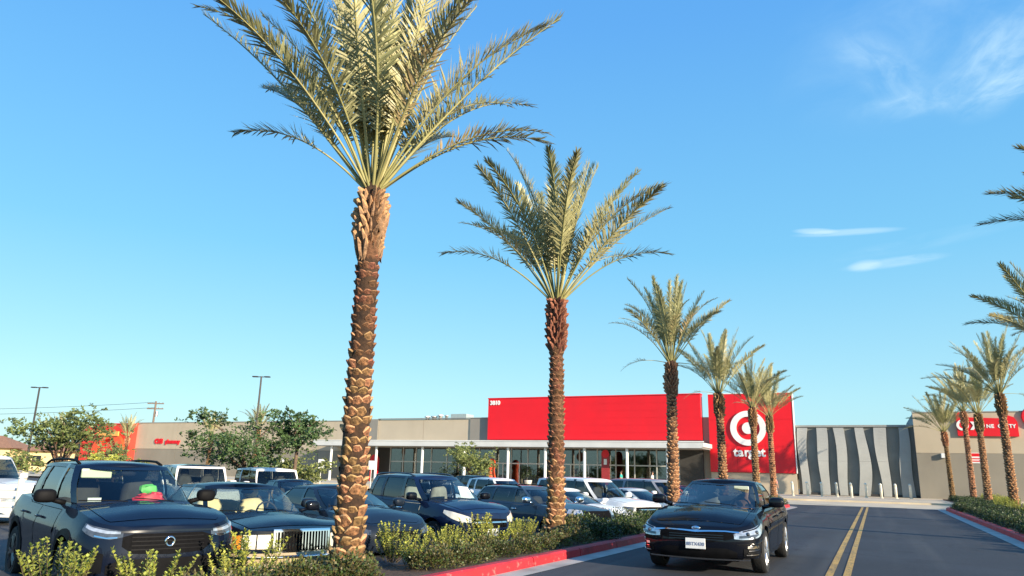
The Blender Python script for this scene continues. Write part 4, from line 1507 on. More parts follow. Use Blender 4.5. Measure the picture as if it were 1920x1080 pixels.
# --- navy crossover with roof rails
c = Car(variant(SUV, paint=NAVY, handle_mat=NAVY, rim_mat=ALLOYDK), 'navy compact SUV with roof rails and red bag behind its windshield', 'car').build()
c.rails(BLACKPL)
c.arch_trim(BLACKPL)
c.sill_trim(BLACKPL)
for hl in c.pair('headlight', [(.52, .80, .865), (.66, .775, .885), (.85, .80, .915), (1.05, .875, .945)], LAMPDK, off=.008):
    pass
c.pair('daytime_lamp', [(.55, .835, .86), (.70, .84, .872), (.86, .865, .90), (1.0, .905, .935)], LAMP, off=.013)
c.pair('daytime_lamp', [(.58, .79, .805), (.70, .785, .80), (.84, .81, .825)], CHROME, off=.013)
g = c.strip('grille', [(-.52, .70, .80), (-.40, .62, .835), (0, .60, .835), (.40, .62, .835), (.52, .70, .80)], GRILLEBLK, off=.006)
for k in range(4):
    z = .655 + k * .045
    c.strip('grille_bar', [(-.42, z, z + .014), (.42, z, z + .014)], BLACKPL, off=.014, parent=g)
c.strip('upper_grille_trim', [(-.55, .845, .868), (0, .85, .875), (.55, .845, .868)], GLOSSBLK, off=.012)
MB().lathe([(.034, -.006), (.045, .004), (.058, .005), (.064, -.006)], 20, axis='x', c=(c.S(0, .74, .02).x, 0, .74)).build('emblem', CHROME, c.root, smooth=True)
c.strip('lower_intake', [(-.66, .40, .50), (-.5, .36, .56), (.5, .36, .56), (.66, .40, .50)], BLACKPL, off=.006)
c.strip('bumper_guard', [(-.55, .25, .33), (0, .24, .34), (.55, .25, .33)], GALV, off=.02)
c.pair('fog_lamp_bezel', [(.70, .42, .62), (.84, .40, .66), (.98, .46, .60)], BLACKPL, off=.008)
c.wipers()
v = MB()
q0 = c.G(c.col[2], .88, -1)
v.box(q0.x - .14, q0.x - .11, -.56, -.18, q0.z - .10, q0.z + .02, bev=.01)
v.build('sun_visor', SUNVISOR, c.root)
st = MB().box(.745, .75, -.56, -.40, 1.135, 1.18).build('sticker', PAPER, c.root)
def crumple(b, seed, amt):
    r_ = random.Random(seed)
    seen = {}
    out = []
    for v_ in b.v:
        k_ = tuple(round(q_, 3) for q_ in v_)
        if k_ not in seen:
            seen[k_] = tuple(r_.uniform(-amt, amt) for _ in range(3))
        out.append(tuple(a_ + d_ for a_, d_ in zip(v_, seen[k_])))
    b.v = out
    return b


bgp = MB()
bgp.ellip((.66, .22, 1.10), (.09, .20, .125), 16, 10, p=.8)
bgp.ellip((.68, .30, 1.17), (.05, .10, .07), 10, 8, p=.8)
red = crumple(bgp, 3, .022).build('snack_bag', REDBAG, None, smooth=30, fixn=True)
tag(red, 'red crumpled bag on the dashboard of the navy SUV', 'bag')
bgp = MB()
bgp.ellip((.56, .23, 1.285), (.05, .115, .06), 12, 8, p=.6)
grn = crumple(bgp, 5, .014).build('green_bag', GREENBAG, None, smooth=30, fixn=True)
tag(grn, 'bright green bag behind the windshield of the navy SUV', 'bag')
c.place(-10.2, 7.85, -21.5, -.19, 1.05)
for o in (red, grn):
    o.scale = (1.05, 1.05, 1.05)
    o.location = (-10.2, 7.85, -.19)
    o.rotation_euler = (0, 0, R(-21.5))

# --- old dark sedan with chrome grille and tan bumper
c = Car(variant(OLDSEDAN, paint=BLACKBLUE, chrome_belt=True, handle_mat=CHROME, ws_glass=CARGLASS, rear_glass=MIDGLASS, front_glass=CARGLASS), 'old black sedan with chrome waterfall grille and tan bumper', 'car').build()
g = c.strip('grille', [(-.40, .52, .80), (.40, .52, .80)], GRILLEBLK, off=.012)
for k in range(17):
    a = -.385 + k * .048
    c.strip('grille_slat', [(a - .008, .535, .785), (a + .008, .535, .785)], CHROME, off=.03, parent=g, step=1)
c.strip('grille_frame', [(-.44, .785, .825), (.44, .785, .825)], CHROME, off=.04, depth=.06)
c.strip('grille_frame', [(-.44, .50, .525), (.44, .50, .525)], CHROME, off=.035, depth=.05)
c.pair('grille_frame', [(.405, .525, .785), (.44, .525, .785)], CHROME, off=.035, depth=.05)
for k in range(2):
    c.pair('headlight', [(.47 + k * .21, .56, .75), (.66 + k * .21, .56, .75)], LAMPW, off=.012)
c.pair('turn_signal', [(.89, .56, .745), (1.10, .575, .74)], AMBER, off=.010)
c.strip('bumper', [(-1.25, .30, .50), (-.9, .28, .505), (0, .27, .505), (.9, .28, .505), (1.25, .30, .50)], TANP, off=.045, depth=.08)
c.strip('bumper_strip', [(-1.2, .44, .47), (0, .44, .475), (1.2, .44, .47)], CHROME, off=.055, depth=.05)
c.plate(.36, '')
c.wipers()
for sg in (1, -1):
    a0, a1 = c.a_of_x(1.15), c.a_of_x(-2.3)
    c.strip('side_moulding', [(sg * a0, .54, .58), (sg * a1, .54, .58)], CHROME, off=.018, step=.3)
c.place(-10.25, 10.3, -24, -.22, 1.03)

# --- dark low coupe behind the first palm
c = Car(variant(SEDAN, paint=paint('dark_slate_paint', (0.009, 0.015, 0.027)), L=4.75, H=1.41, rear_glass=TINTGLASS), 'dark low sedan half hidden behind the nearest palm trunk', 'car').build()
c.pair('headlight', [(.55, .58, .66), (.75, .59, .70), (1.0, .64, .73)], LAMPDK, off=.008)
c.strip('grille', [(-.45, .50, .62), (0, .48, .64), (.45, .50, .62)], GRILLEBLK)
c.wipers()
c.place(-10.0, 12.85, -24)

# --- midnight blue minivan-like SUV with paper sunshade
c = Car(variant(SUV, paint=MIDNIGHT, L=4.72, H=1.70, handle_mat=CHROME, mirror_mat=BLACKP, ws_base=1.22, nose=1.1, int_mat=INTGREY, front_glass=CARGLASS), 'midnight blue crossover with white paper behind its windshield', 'car').build()
c.rails(SLATE)
c.pair('headlight', [(.50, .72, .82), (.70, .72, .88), (.95, .80, .93), (1.2, .90, .96)], LAMPW, off=.008)
c.strip('grille', [(-.45, .62, .78), (0, .60, .80), (.45, .62, .78)], GRILLEBLK)
c.strip('grille_bar', [(-.45, .71, .74), (.45, .71, .74)], CHROME, off=.014)
c.strip('lower_intake', [(-.6, .36, .48), (.6, .36, .48)], BLACKPL)
c.plate(.52, '')
c.wipers()
b = MB()
b.add([(1.0, .12, 1.16), (.88, .58, 1.16), (.60, .56, 1.40), (.70, .22, 1.42)], [(0, 1, 2, 3)])
b.add([(.99, .12, 1.16), (.87, .58, 1.16), (.59, .56, 1.40), (.69, .22, 1.42)], [(3, 2, 1, 0)])
b.build('paper_shade', PAPER, c.root)
c.place(-9.5, 15.75, -26)

# --- slate blue wagon behind the second palm
c = Car(variant(WAGON, paint=SLATE, handle_mat=CHROME, mirror_mat=CHROME), 'slate blue wagon with long roof behind the second palm trunk', 'car').build()
c.rails(BLACKPL)
c.pair('headlight', [(.55, .80, .92), (.80, .80, .94), (1.05, .84, .94)], LAMP, off=.008)
c.strip('grille', [(-.5, .68, .90), (.5, .68, .90)], GRILLEBLK)
c.plate(.5, '')
for sg in (1, -1):
    a0, a1 = c.a_of_x(1.0), c.a_of_x(-2.1)
    c.strip('side_moulding', [(sg * a0, .56, .61), (sg * a1, .56, .61)], SILVERBL, off=.018, step=.3)
c.place(-8.75, 20.3, -25)

# --- white sedan
c = Car(variant(SEDAN, paint=WHITEP, mirror_mat=WHITEP), 'white sedan squeezed between the slate wagon and the white SUV', 'car').build(1)
c.pair('headlight', [(.55, .60, .70), (.85, .63, .75), (1.1, .70, .77)], LAMPDK, off=.008)
c.strip('grille', [(-.5, .50, .64), (.5, .50, .64)], GRILLEBLK)
c.place(-8.85, 22.9, -24)

# --- white SUV with black grille
c = Car(variant(BIGSUV, paint=WHITEP, L=5.1), 'big white SUV with black grille facing the red kerb', 'car').build()
c.pair('headlight', [(.60, .82, .93), (.85, .82, .95), (1.05, .84, .95)], LAMPDK, off=.008)
c.strip('grille', [(-.60, .70, .93), (0, .68, .94), (.60, .70, .93)], GRILLEBLK, off=.01)
c.strip('grille_bar', [(-.5, .85, .87), (.5, .85, .87)], CHROME, off=.02)
c.strip('lower_intake', [(-.7, .40, .54), (.7, .40, .54)], BLACKPL)
c.plate(.62, '')
c.place(-8.7, 24.9, -25)

# --- silver blue sedan, grey SUV, further cars of that row
c = Car(variant(SEDAN, paint=SILVERBL, ws_glass=MIDGLASS), 'silver blue sedan just behind the big white SUV', 'car').build(1)
c.pair('headlight', [(.55, .58, .68), (.9, .62, .73)], LAMP, off=.008)
c.strip('grille', [(-.45, .50, .62), (.45, .50, .62)], GRILLEBLK)
c.place(-8.0, 28.0, -24)
c = Car(variant(BIGSUV, paint=GREYP, mirror_mat=WHITEP), 'grey SUV with white mirror parked before the third palm', 'car').build(1)
c.pair('headlight', [(.60, .82, .93), (1.05, .84, .95)], LAMP, off=.008)
c.strip('grille', [(-.5, .75, .92), (.5, .75, .92)], GRILLEBLK)
c.place(-8.2, 31.6, -24)
c = Car(variant(SEDAN, paint=REDP), 'dark red sedan partly hidden behind the moving black sedan', 'car').build(1)
c.pair('headlight', [(.55, .58, .68), (.9, .62, .73)], LAMP, off=.008)
c.strip('grille', [(-.45, .50, .62), (.45, .50, .62)], GRILLEBLK)
c.place(-9.2, 41.0, -24)

# --- the driven black sedan on the road
c = Car(variant(SEDAN, paint=BLACKP, nose=.62, handle_mat=BLACKP, rim_mat=ALLOY, spokes=10, ws_glass=MIDGLASS, rear_glass=MIDGLASS, front_glass=CARGLASS, int_mat=INTGREY), 'glossy black sedan driving towards us on the road beside the yellow lines', 'car').build()
c.root.name = 'moving_car'
g = c.strip('grille', [(-.60, .575, .62), (-.50, .54, .645), (-.25, .50, .64), (0, .49, .63), (.25, .50, .64), (.50, .54, .645), (.60, .575, .62)], GRILLEBLK, off=.008)
c.strip('grille_chrome', [(-.66, .64, .660), (-.45, .655, .672), (-.2, .648, .668), (0, .635, .660), (.2, .648, .668), (.45, .655, .672), (.66, .64, .660)], CHROME, off=.016, parent=g)
for k in range(3):
    z = .525 + k * .035
    c.strip('grille_bar', [(-.42, z, z + .008), (.42, z, z + .008)], GLOSSBLK, off=.012, parent=g)
c.pair('headlight', [(.58, .555, .625), (.70, .545, .668), (.86, .555, .70), (1.05, .60, .735), (1.25, .675, .76), (1.38, .735, .77)], LAMP, off=.009)
for sg in (1, -1):
    c.strip('headlight_mask', [(sg * .66, .565, .60), (sg * .84, .575, .615), (sg * 1.0, .615, .64)], LAMPDK, off=.013)
    c.strip('headlight_brow', [(sg * .72, .652, .668), (sg * .88, .685, .70), (sg * 1.1, .722, .738), (sg * 1.3, .755, .768)], BLACKP, off=.013)
    for a_l in (.80, .97):
        q_ = c.S(sg * a_l, .628 + (a_l - .8) * .16, .006)
        MB().ellip((q_.x, q_.y, q_.z), (.030, .030, .030), 12, 8).build('projector_lens', LAMPDK, c.root, smooth=True)
    for k in range(3):
        z = .315 + k * .032
        c.strip('side_intake_bar', [(sg * (.76 + .02 * k), z, z + .012), (sg * 1.04, z + .014, z + .024)], CHROME if k != 1 else GLOSSBLK, off=.017)
    c.strip('bumper_crease', [(sg * .62, .468, .476), (sg * 1.0, .485, .493), (sg * 1.4, .53, .538)], GLOSSBLK, off=.006)
em = MB()
em.lathe([(.001, .004), (.06, .003), (.066, -.004)], 18, axis='x')
eo = em.build('emblem', CHROME, c.root, smooth=True, loc=tuple(c.S(0, .69, .012)))
eo.scale = (1, 1, .5)
text_part('emblem_letters', 'KIA', .045, BLACKPL, eo, (.006, 0, -.015), (R(90), 0, R(90)), .001, .001)
c.strip('lower_intake', [(-.62, .28, .36), (-.45, .255, .41), (.45, .255, .41), (.62, .28, .36)], BLACKPL, off=.006)
c.strip('lower_lip', [(-.85, .235, .255), (0, .225, .25), (.85, .235, .255)], CHROME, off=.015)
for hl in c.pair('fog_lamp', [(.78, .42, .455), (.92, .415, .46), (1.06, .43, .455)], CHROME, off=.012):
    pass
c.pair('fog_lamp_bezel', [(.72, .30, .41), (.90, .28, .405), (1.10, .33, .40)], BLACKPL, off=.008)
c.plate(.465, '8BTX430')
c.wipers()
a_, s_ = c.root, None
MB().box(.30, .33, .26, .52, 1.255, 1.32, bev=.01).build('sun_visor', SUNVISOR, c.root)
CARX, CARY, CARH = -2.64, 15.1, -90.5
c.place(CARX, CARY, CARH, 0.0, 1.035)

# second row and far cars
def simple(sp, label, x, y, h, hl=True, detail=1):
    c = Car(sp, label, 'car').build(detail)
    if hl:
        c.pair('headlight', [(.55, .62, .72), (.95, .64, .75)], LAMP, off=.008)
        c.pair('tail_light', [(c.A - .9, .78, .92), (c.A - .55, .78, .92)], TAILRED, off=.008)
    return c.place(x, y, h)


TAHOE = variant(BIGSUV, L=5.2, W=2.0, H=1.92, zt=[(-2.6, 1.18), (0, 1.18), (1.1, 1.17), (2.2, 1.10), (2.6, 1.02)], roof_y=.76, nose=.6, ws_top=.6, ws_base=1.2, side=[(.9, .44, 'fw'), (-.05, -.06, 'B'), (-.2, -.21, 'rw'), (-1.2, -1.14, 'A'), (-1.34, -1.30, 'qw'), (-2.2, -2.1, 'A')])
simple(variant(TAHOE, paint=WHITEP, rear_glass=TINTGLASS, front_glass=TINTGLASS), 'white boxy SUV parked behind the cart rail', -24.0, 13.6, 8)
JEEP = variant(TAHOE, L=4.6, axle_f=1.4, axle_r=-1.4, H=1.86, zt=[(-2.3, 1.15), (0, 1.15), (1.0, 1.13), (2.0, 1.06), (2.3, 1.0)], rg_top=-2.1, rg_base=-2.2, hood=(1.05, 2.1), ws_base=1.1, ws_top=.72, doors=[(.9, -.1), (-.12, -1.0)])
JEEP['side'] = [(.85, .6, 'fw'), (-.05, -.06, 'B'), (-.2, -.21, 'rw'), (-1.1, -1.04, 'A'), (-1.24, -1.20, 'qw'), (-1.95, -1.9, 'A')]
simple(variant(JEEP, paint=WHITEP, roof_mat=GLOSSBLK, front_glass=TINTGLASS), 'white off-road SUV with black roof behind the old sedan', -20.8, 18.9, -28)
simple(variant(JEEP, paint=WHITEP, front_glass=TINTGLASS), 'white high-roofed SUV beyond the black-roofed one', -21.0, 22.7, -28)
simple(variant(SEDAN, paint=NAVY), 'navy sedan parked one row behind the nearest palm', -17.6, 20.2, -28)
simple(variant(SEDAN, paint=WHITEP, front_glass=TINTGLASS, ws_glass=MIDGLASS), 'white hatchback glimpsed over the hood of the midnight crossover', -16.6, 28.2, -28)
simple(variant(SUV, paint=WHITEP, front_glass=TINTGLASS, ws_glass=MIDGLASS, rear_glass=TINTGLASS), 'white crossover one row behind the slate wagon', -15.2, 31.2, -28)
simple(variant(SEDAN, paint=GREYP), 'grey sedan far down the second row', -14.4, 36.5, -28)
simple(variant(SUV, paint=NAVY), 'dark SUV by the small tree before the entrance', -22, 42.0, -28)
simple(variant(SEDAN, paint=WHITEP, ws_glass=MIDGLASS), 'white car parked beyond the right-hand planting bed', 13.2, 52, -130, True)

# driver
drv = thing('person', 'driver in dark shirt at the wheel of the black sedan', 'person', (CARX, CARY, 0), R(CARH))
drv.scale = (1.035, 1.035, 1.035)


def skin_body(name, joints, bones, m, parent, sub=1, root=0):
    me = bpy.data.meshes.new(name)
    me.from_pydata([j[:3] for j in joints], bones, [])
    me.materials.append(m)
    o = link(name, me, parent)
    md = o.modifiers.new('skin', 'SKIN')
    sk = me.skin_vertices[0]
    for i, j in enumerate(joints):
        sk.data[i].radius = (j[3], j[3])
        sk.data[i].use_root = (i == root)
    md.use_smooth_shade = True
    sb = o.modifiers.new('subdivision', 'SUBSURF')
    sb.levels = sb.render_levels = sub
    return o


# seated, local x forward: seat at x -.23, y .37
joints = [(-.30, .37, .60, .15), (-.33, .37, .82, .155), (-.36, .37, 1.02, .14), (-.36, .37, 1.10, .055), (-.33, .37, 1.20, .075), (-.32, .37, 1.28, .085), (-.33, .37, 1.345, .055),
          (-.35, .55, 1.00, .06), (-.10, .60, .82, .045), (.22, .50, .92, .035), (-.35, .19, 1.00, .06), (-.10, .14, .82, .045), (.22, .24, .92, .035), (.12, .48, .62, .085), (.12, .26, .62, .085), (.50, .47, .45, .06), (.50, .27, .45, .06)]
skin_body('body', joints, [(0, 1), (1, 2), (2, 3), (3, 4), (4, 5), (5, 6), (2, 7), (7, 8), (8, 9), (2, 10), (10, 11), (11, 12), (0, 13), (0, 14), (13, 15), (14, 16)], SKIN, drv)
skin_body('shirt', [(-.30, .37, .62, .165), (-.33, .37, .82, .17), (-.36, .37, 1.02, .155), (-.35, .56, 1.0, .075), (-.14, .60, .84, .06), (-.35, .18, 1.0, .075), (-.14, .14, .84, .06)], [(0, 1), (1, 2), (2, 3), (3, 4), (2, 5), (5, 6)], DARKCLOTH, drv)
MB().ellip((-.355, .37, 1.305), (.095, .088, .09), 14, 10).build('hair', HAIR, drv, smooth=True)
MB().ellip((-.245, .37, 1.225), (.02, .014, .022), 8, 6).build('nose', SKIN, drv, smooth=True)


def walker(label, x, y, z, rz, top, legs, hair=HAIR):
    p = thing('person', label, 'person', (x, y, z), R(rz))
    skin_body('body', [(0, 0, .95, .12), (0, 0, 1.15, .12), (0, 0, 1.38, .11), (0, 0, 1.47, .05), (.02, 0, 1.56, .075), (.02, 0, 1.64, .085), (.01, 0, 1.70, .06),
                       (0, .19, 1.38, .05), (.02, .25, 1.12, .04), (.10, .26, .90, .032), (.14, .26, .82, .03), (0, -.19, 1.38, .05), (-.04, -.25, 1.12, .04), (.0, -.26, .90, .032), (.03, -.26, .82, .03),
                       (.02, .09, .88, .085), (.09, .10, .50, .058), (.10, .10, .10, .04), (.2, .1, .04, .035), (-.02, -.09, .88, .085), (-.06, -.10, .50, .058), (-.16, -.10, .10, .04), (-.06, -.1, .04, .035)],
              [(0, 1), (1, 2), (2, 3), (3, 4), (4, 5), (5, 6), (2, 7), (7, 8), (8, 9), (9, 10), (2, 11), (11, 12), (12, 13), (13, 14), (0, 15), (15, 16), (16, 17), (17, 18), (0, 19), (19, 20), (20, 21), (21, 22)], SKIN, p)
    skin_body('shirt', [(0, 0, .98, .14), (0, 0, 1.18, .135), (0, 0, 1.37, .125), (0, .19, 1.37, .065), (.02, .25, 1.14, .055), (0, -.19, 1.37, .065), (-.04, -.25, 1.14, .055)], [(0, 1), (1, 2), (2, 3), (3, 4), (2, 5), (5, 6)], top, p)
    skin_body('trousers', [(0, 0, .97, .135), (.02, .09, .86, .10), (.09, .10, .50, .073), (.10, .10, .14, .055), (-.02, -.09, .86, .10), (-.06, -.10, .50, .073), (-.16, -.10, .14, .055)], [(0, 1), (1, 2), (2, 3), (0, 4), (4, 5), (5, 6)], legs, p)
    MB().ellip((-.01, 0, 1.67), (.10, .092, .10), 14, 10).build('hair', hair, p, smooth=True)
    MB().ellip((.105, 0, 1.60), (.02, .014, .022), 8, 6).build('nose', SKIN, p, smooth=True)
    return p


walker('pedestrian in pink top and white trousers by the kerb tip', -6.55, 58.4, 0.02, -60, PINK, WHITECLOTH)
walker('pedestrian in teal shirt walking under the canopy', -21.9, 71.0, 0.13, 180, TEAL, DARKCLOTH)
walker('pedestrian in white shirt before the right glass doors', -18.9, 71.2, 0.13, 0, WHITECLOTH, DARKCLOTH)

# ------------------------------------------------------------------ street furniture
def lamp_post(x, y, h, label, lean=0):
    t = thing('lamp_post', label, 'lamp post', (x, y, LOT), R(25))
    MB().lathe([(.28, 0), (.28, .75), (.0, .76)], 12).build('concrete_base', CONCRETE, t)
    MB().tube([(0, 0, .7), (0, 0, h)], [.10, .075], 8).build('pole', METALPOLE, t)
    MB().tube([(-.4, 0, h - .05), (.4, 0, h - .05)], .04, 6).build('cross_arm', METALPOLE, t)
    for sg in (1, -1):
        MB().box(sg * .52 - .24, sg * .52 + .24, -.15, .15, h - .09, h + .01, bev=.02).build('lamp_head', METALPOLE, t)
    return t


lamp_post(-69.4, 43.7, 8.35, 'tall dark twin-head lamp post over the lighter tree')
lamp_post(-47.3, 48.8, 9.25, 'tall dark twin-head lamp post above the big green tree')
up = thing('utility_pole', 'wooden utility pole with cross arms rising behind the store', 'utility pole', (-113, 92, 0), R(20))
MB().tube([(0, 0, 0), (0, 0, 12.2)], [.22, .16], 8).build('pole', WOODPOLE, up)
for z in (11.8, 10.9):
    arm = MB().box(-1.5, 1.5, -.08, .08, z - .09, z + .09).build('cross_arm', WOODPOLE, up)
    for k in (-1.3, -.6, .6, 1.3):
        MB().lathe([(.05, z + .09), (.07, z + .16), (.04, z + .26)], 8, c=(k, 0, 0)).build('insulator', GALV, arm)
MB().lathe([(.25, 9.6), (.25, 10.4), (.0, 10.45)], 10, c=(.4, 0, 0)).build('transformer', GALV, up)
pw = thing('power_line', 'thin power lines sagging off to the side from the utility pole', 'power line', (0, 0, 0))
for dz in (12.05, 11.1):
    pts = []
    for k in range(17):
        t = k / 16
        pts.append((lerp(-113, -230, t), lerp(92, 60, t), dz + 1.0 * t - 2.2 * (1 - (2 * t - 1) ** 2)))
    MB().tube(pts, .03, 4).build('wire', METALPOLE, pw)


def park_sign(x, y, label):
    t = thing('parking_sign', label, 'sign', (x, y, LOT), R(25))
    MB().tube([(0, 0, 0), (0, 0, 1.9)], .03, 6).build('post', GALV, t)
    MB().box(-.24, .24, -.045, -.03, 1.62, 2.32, bev=.006).build('plate', WHITE, t)
    return t


park_sign(-40.5, 44.7, 'white parking sign on a post by the big green tree')
park_sign(-39.5, 48.2, 'white parking sign on a post below the canopy end')
park_sign(-37.4, 52.0, 'white parking sign on a post right of the nearest trunk')
# red things at the entrance
t = thing('standing_sign', 'round-topped red stand sign on two legs in the dark recess', 'sign', (-53.4, FY - 1.2, .13))
b = MB()
n = 14
poly = [(-.62, 1.35)] + [(.62 * math.cos(math.pi - math.pi * k / n), 2.45 + .62 * math.sin(math.pi * k / n)) for k in range(n + 1)] + [(.62, 1.35)]
b.prism(poly, -.06, .06)
b.build('panel', SIGNRED, t, fixn=True)
for sg in (1, -1):
    MB().box(sg * .5 - .06, sg * .5 + .06, -.05, .05, 0, 1.345).build('leg', SIGNRED, t)
t = thing('banner_stand', 'tall dark red banner stand with white mark between entrance columns', 'banner', (-24.4, FY - 2.2, .13))
MB().box(-.42, .42, -.04, .04, .35, 3.4, bev=.01).build('banner', BANNERRED, t)
MB().lathe([(.001, -.055), (.40, -.055), (.40, -.041)], 18, axis='y', c=(0, 0, 3.42)).build('top_disc', SIGNRED, t)
MB().box(-.16, .16, -.05, -.041, 2.35, 2.9).build('mark', WHITE, t)
MB().lathe([(.4, 0), (.4, .06), (.05, .1), (.05, .35)], 12).build('base', GALV, t)
t = thing('bullseye_blade_sign', 'pink-red round sign hung under the canopy beside the second palm', 'sign', (-29.2, FY - 3.6, 0))
MB().lathe([(.001, -.06), (.5, -.06), (.5, .06), (.001, .06)], 20, axis='y', c=(0, 0, 3.35)).build('disc', PINK, t)
MB().tube([(0, 0, 3.85), (0, 0, 4.06)], .03, 6).build('hanger', GALV, t)
t = thing('inflatable_figure', 'orange-red upright display figure by the small entrance tree', 'display', (-36.9, FY - 3.0, .13))
MB().lathe([(.5, 0), (.52, .7), (.40, 1.1), (.32, 1.6), (.45, 2.0), (.40, 2.5), (.2, 2.75), (.001, 2.8)], 14).build('body', SIGNORANGE, t, smooth=True)
MB().box(-.3, .1, -.47, -.3, 1.9, 2.25, bev=.03).build('mark', GOLD, t)


def planter_pot(x, y, h, label):
    t = thing('potted_plant', label, 'plant', (x, y, .13))
    MB().lathe([(.001, 0), (.28, 0), (.42, .55), (.45, .6), (.38, .6), (.001, .55)], 14).build('pot', WHITE, t, smooth=True)
    b = MB()
    r = random.Random(int(x * 10))
    for k in range(260):
        a, e = r.uniform(0, 6.28), r.uniform(.1, 1.5)
        d = r.uniform(.25, .8) * (h - .6)
        c0 = Vector((math.cos(a) * math.cos(e) * d * .8, math.sin(a) * math.cos(e) * d * .8, .65 + math.sin(e) * d))
        u, w = Vector((r.uniform(-1, 1), r.uniform(-1, 1), r.uniform(-.4, 1))).normalized() * .13, Vector((r.uniform(-1, 1), r.uniform(-1, 1), r.uniform(-1, 1))).normalized() * .05
        b.add([c0 - w, c0 + u, c0 + w, c0 - u], [(0, 1, 2, 3)])
    b.build('foliage', LEAFDARK, t)


planter_pot(-33.2, FY - 1.6, 2.3, 'dark bush in a white pot by the entrance doors')
planter_pot(-27.2, FY - 1.4, 2.4, 'dark bush in a white pot left of the banner stand')
planter_pot(-43.6, FY - 1.6, 2.2, 'dark bush in a white pot beside the thick column')

# cart rail at the left edge
t = thing('cart_rail', 'cream painted cart corral rail with a stout post before the white SUV', 'cart rail', (-19.3, 12.2, lotz(12)), R(20))
MB().tube([(0, -.12, 0), (0, -.12, 1.25), (0, -.12, 1.28)], [.075, .075, .02], 10).build('post', BOLLARD, t)
MB().tube([(-2.4, .1, 0), (-2.4, .1, 1.2)], .05, 8).build('post', BOLLARD, t)
for z in (.35, .58, .80, 1.0):
    MB().tube([(-2.45, 0, z), (.55, 0, z)], .038, 8).build('rail', WHITE, t)


# ------------------------------------------------------------------ palms
def frond_mesh(seed, L, bend, pet=.27, leaf=.62, pairs=96, dry=False, vee=30):
    r = random.Random(seed)
    n = 20
    pts = []
    p = Vector((0, 0, 0))
    side = r.uniform(-.10, .10)
    for i in range(n + 1):
        s_ = i / n
        ph = R(bend) * s_ ** 1.7
        d = Vector((math.sin(ph), side * s_, math.cos(ph))).normalized()
        pts.append((p.copy(), d))
        p = p + d * (L / n)
    rach = MB()
    rach.tube([q for q, _ in pts], [lerp(.032, .006, (i / n) ** .7) for i in range(n + 1)], 6, caps=False)
    lv = MB()
    for k in range(pairs):
        s_ = lerp(pet, .995, (k + r.uniform(-.3, .3)) / pairs)
        s_ = min(max(s_, pet * .9), .998)
        fi = s_ * n
        i = min(int(fi), n - 1)
        q = pts[i][0].lerp(pts[i + 1][0], fi - i)
        d = pts[i][1].lerp(pts[i + 1][1], fi - i).normalized()
        y = Vector((0, 1, 0))
        y = (y - d * y.dot(d)).normalized()
        nn = y.cross(d)
        if nn.x > 0:
            nn = -nn
        u = (s_ - pet) / (1 - pet)
        ll = leaf * (min(1, .35 + u * 3.2) if u < .25 else (1 - .62 * ((u - .25) / .75) ** 1.4))
        for sg in (1, -1):
            al = R(lerp(60, 26, u) + r.uniform(-14, 14))
            be = R(vee + r.choice((-22, 0, 20)) + r.uniform(-12, 12))
            l_ = ll * r.uniform(.8, 1.12)
            dirv = d * math.cos(al) + (y * sg * math.cos(be) + nn * math.sin(be)) * math.sin(al)
            wv = dirv.cross(nn).normalized() * .0165
            droop = Vector((0, 0, -1)) * l_ * r.uniform(.02, .16)
            a0 = q - wv * .6
            a1 = q + wv * .6
            m0 = q + dirv * l_ * .5 - wv + droop * .25
            m1 = q + dirv * l_ * .5 + wv + droop * .25
            tp = q + dirv * l_ + droop
            lv.add([a0, a1, m1, m0, tp], [(0, 1, 2, 3), (3, 2, 4)], 1 if dry and u < .55 and r.random() < .7 else 0)
    return rach.mesh('rachis', PETIOLE, True), lv.mesh('frond', [LEAFLET, LEAFDRY])


FR_UP = [frond_mesh(11 + k, 4.4, 10 + 7 * k, .24, vee=36) for k in range(4)]
FR_MID = [frond_mesh(31 + k, 4.2, 30 + 12 * k, .30, vee=36) for k in range(3)]
FR_LOW = [frond_mesh(51 + k, 3.5, 62 + 18 * k, .42, .52, 54, vee=20) for k in range(2)]
FR_DRY = [frond_mesh(71 + k, 4.1, 58 + 10 * k, .28, .44, 52, True) for k in range(2)]


def boot_mesh(w, h, out, mats):
    b = MB()
    nu = 6
    prof = [(-.35, -.80), (.28, -.46), (.72, -.02), (1.0, .26), (.86, .42), (-.3, .36)]
    vs = []
    for (o_, z_) in prof:
        for i in range(nu + 1):
            u = -1 + 2 * i / nu
            k = max(0, 1 - abs(u) ** 1.5)
            taper = .55 + .45 * min(1, max(0, (z_ + .8) / .8))
            zz = z_ * h - .42 * h * abs(u) ** 1.4 * (1 if z_ > 0 else .3)
            oo = out * o_ * (.25 + .75 * k) - (1 - k) * .028
            vs.append((oo, u * w / 2 * taper, zz))
    n1 = nu + 1
    low, top = [], []
    for j in range(len(prof) - 1):
        for i in range(nu):
            (low if j < 3 else top).append((j * n1 + i, j * n1 + i + 1, (j + 1) * n1 + i + 1, (j + 1) * n1 + i))
    b.add(vs, low, 0)
    o = len(b.v)
    b.add(vs, top, 1)
    me = b.mesh('leaf_base', mats)
    me.polygons.foreach_set('use_smooth', [True] * len(me.polygons))
    return me


BOOTS_LOW = [boot_mesh(.225, .150, .056, [BOOT, BOOTCUT]), boot_mesh(.20, .132, .044, [BOOT, BOOTCUT]), boot_mesh(.215, .165, .068, [BOOT, BOOTCUT])]
BOOTS_UP = [boot_mesh(.215, .135, .050, [BOOTUP, BOOTUPCUT]), boot_mesh(.20, .12, .040, [BOOTUP, BOOTUPCUT]), boot_mesh(.21, .15, .062, [BOOTUP, BOOTUPCUT])]
BOOT_N = boot_mesh(.066, .19, .11, [BOOTNEW, BOOTCUT])


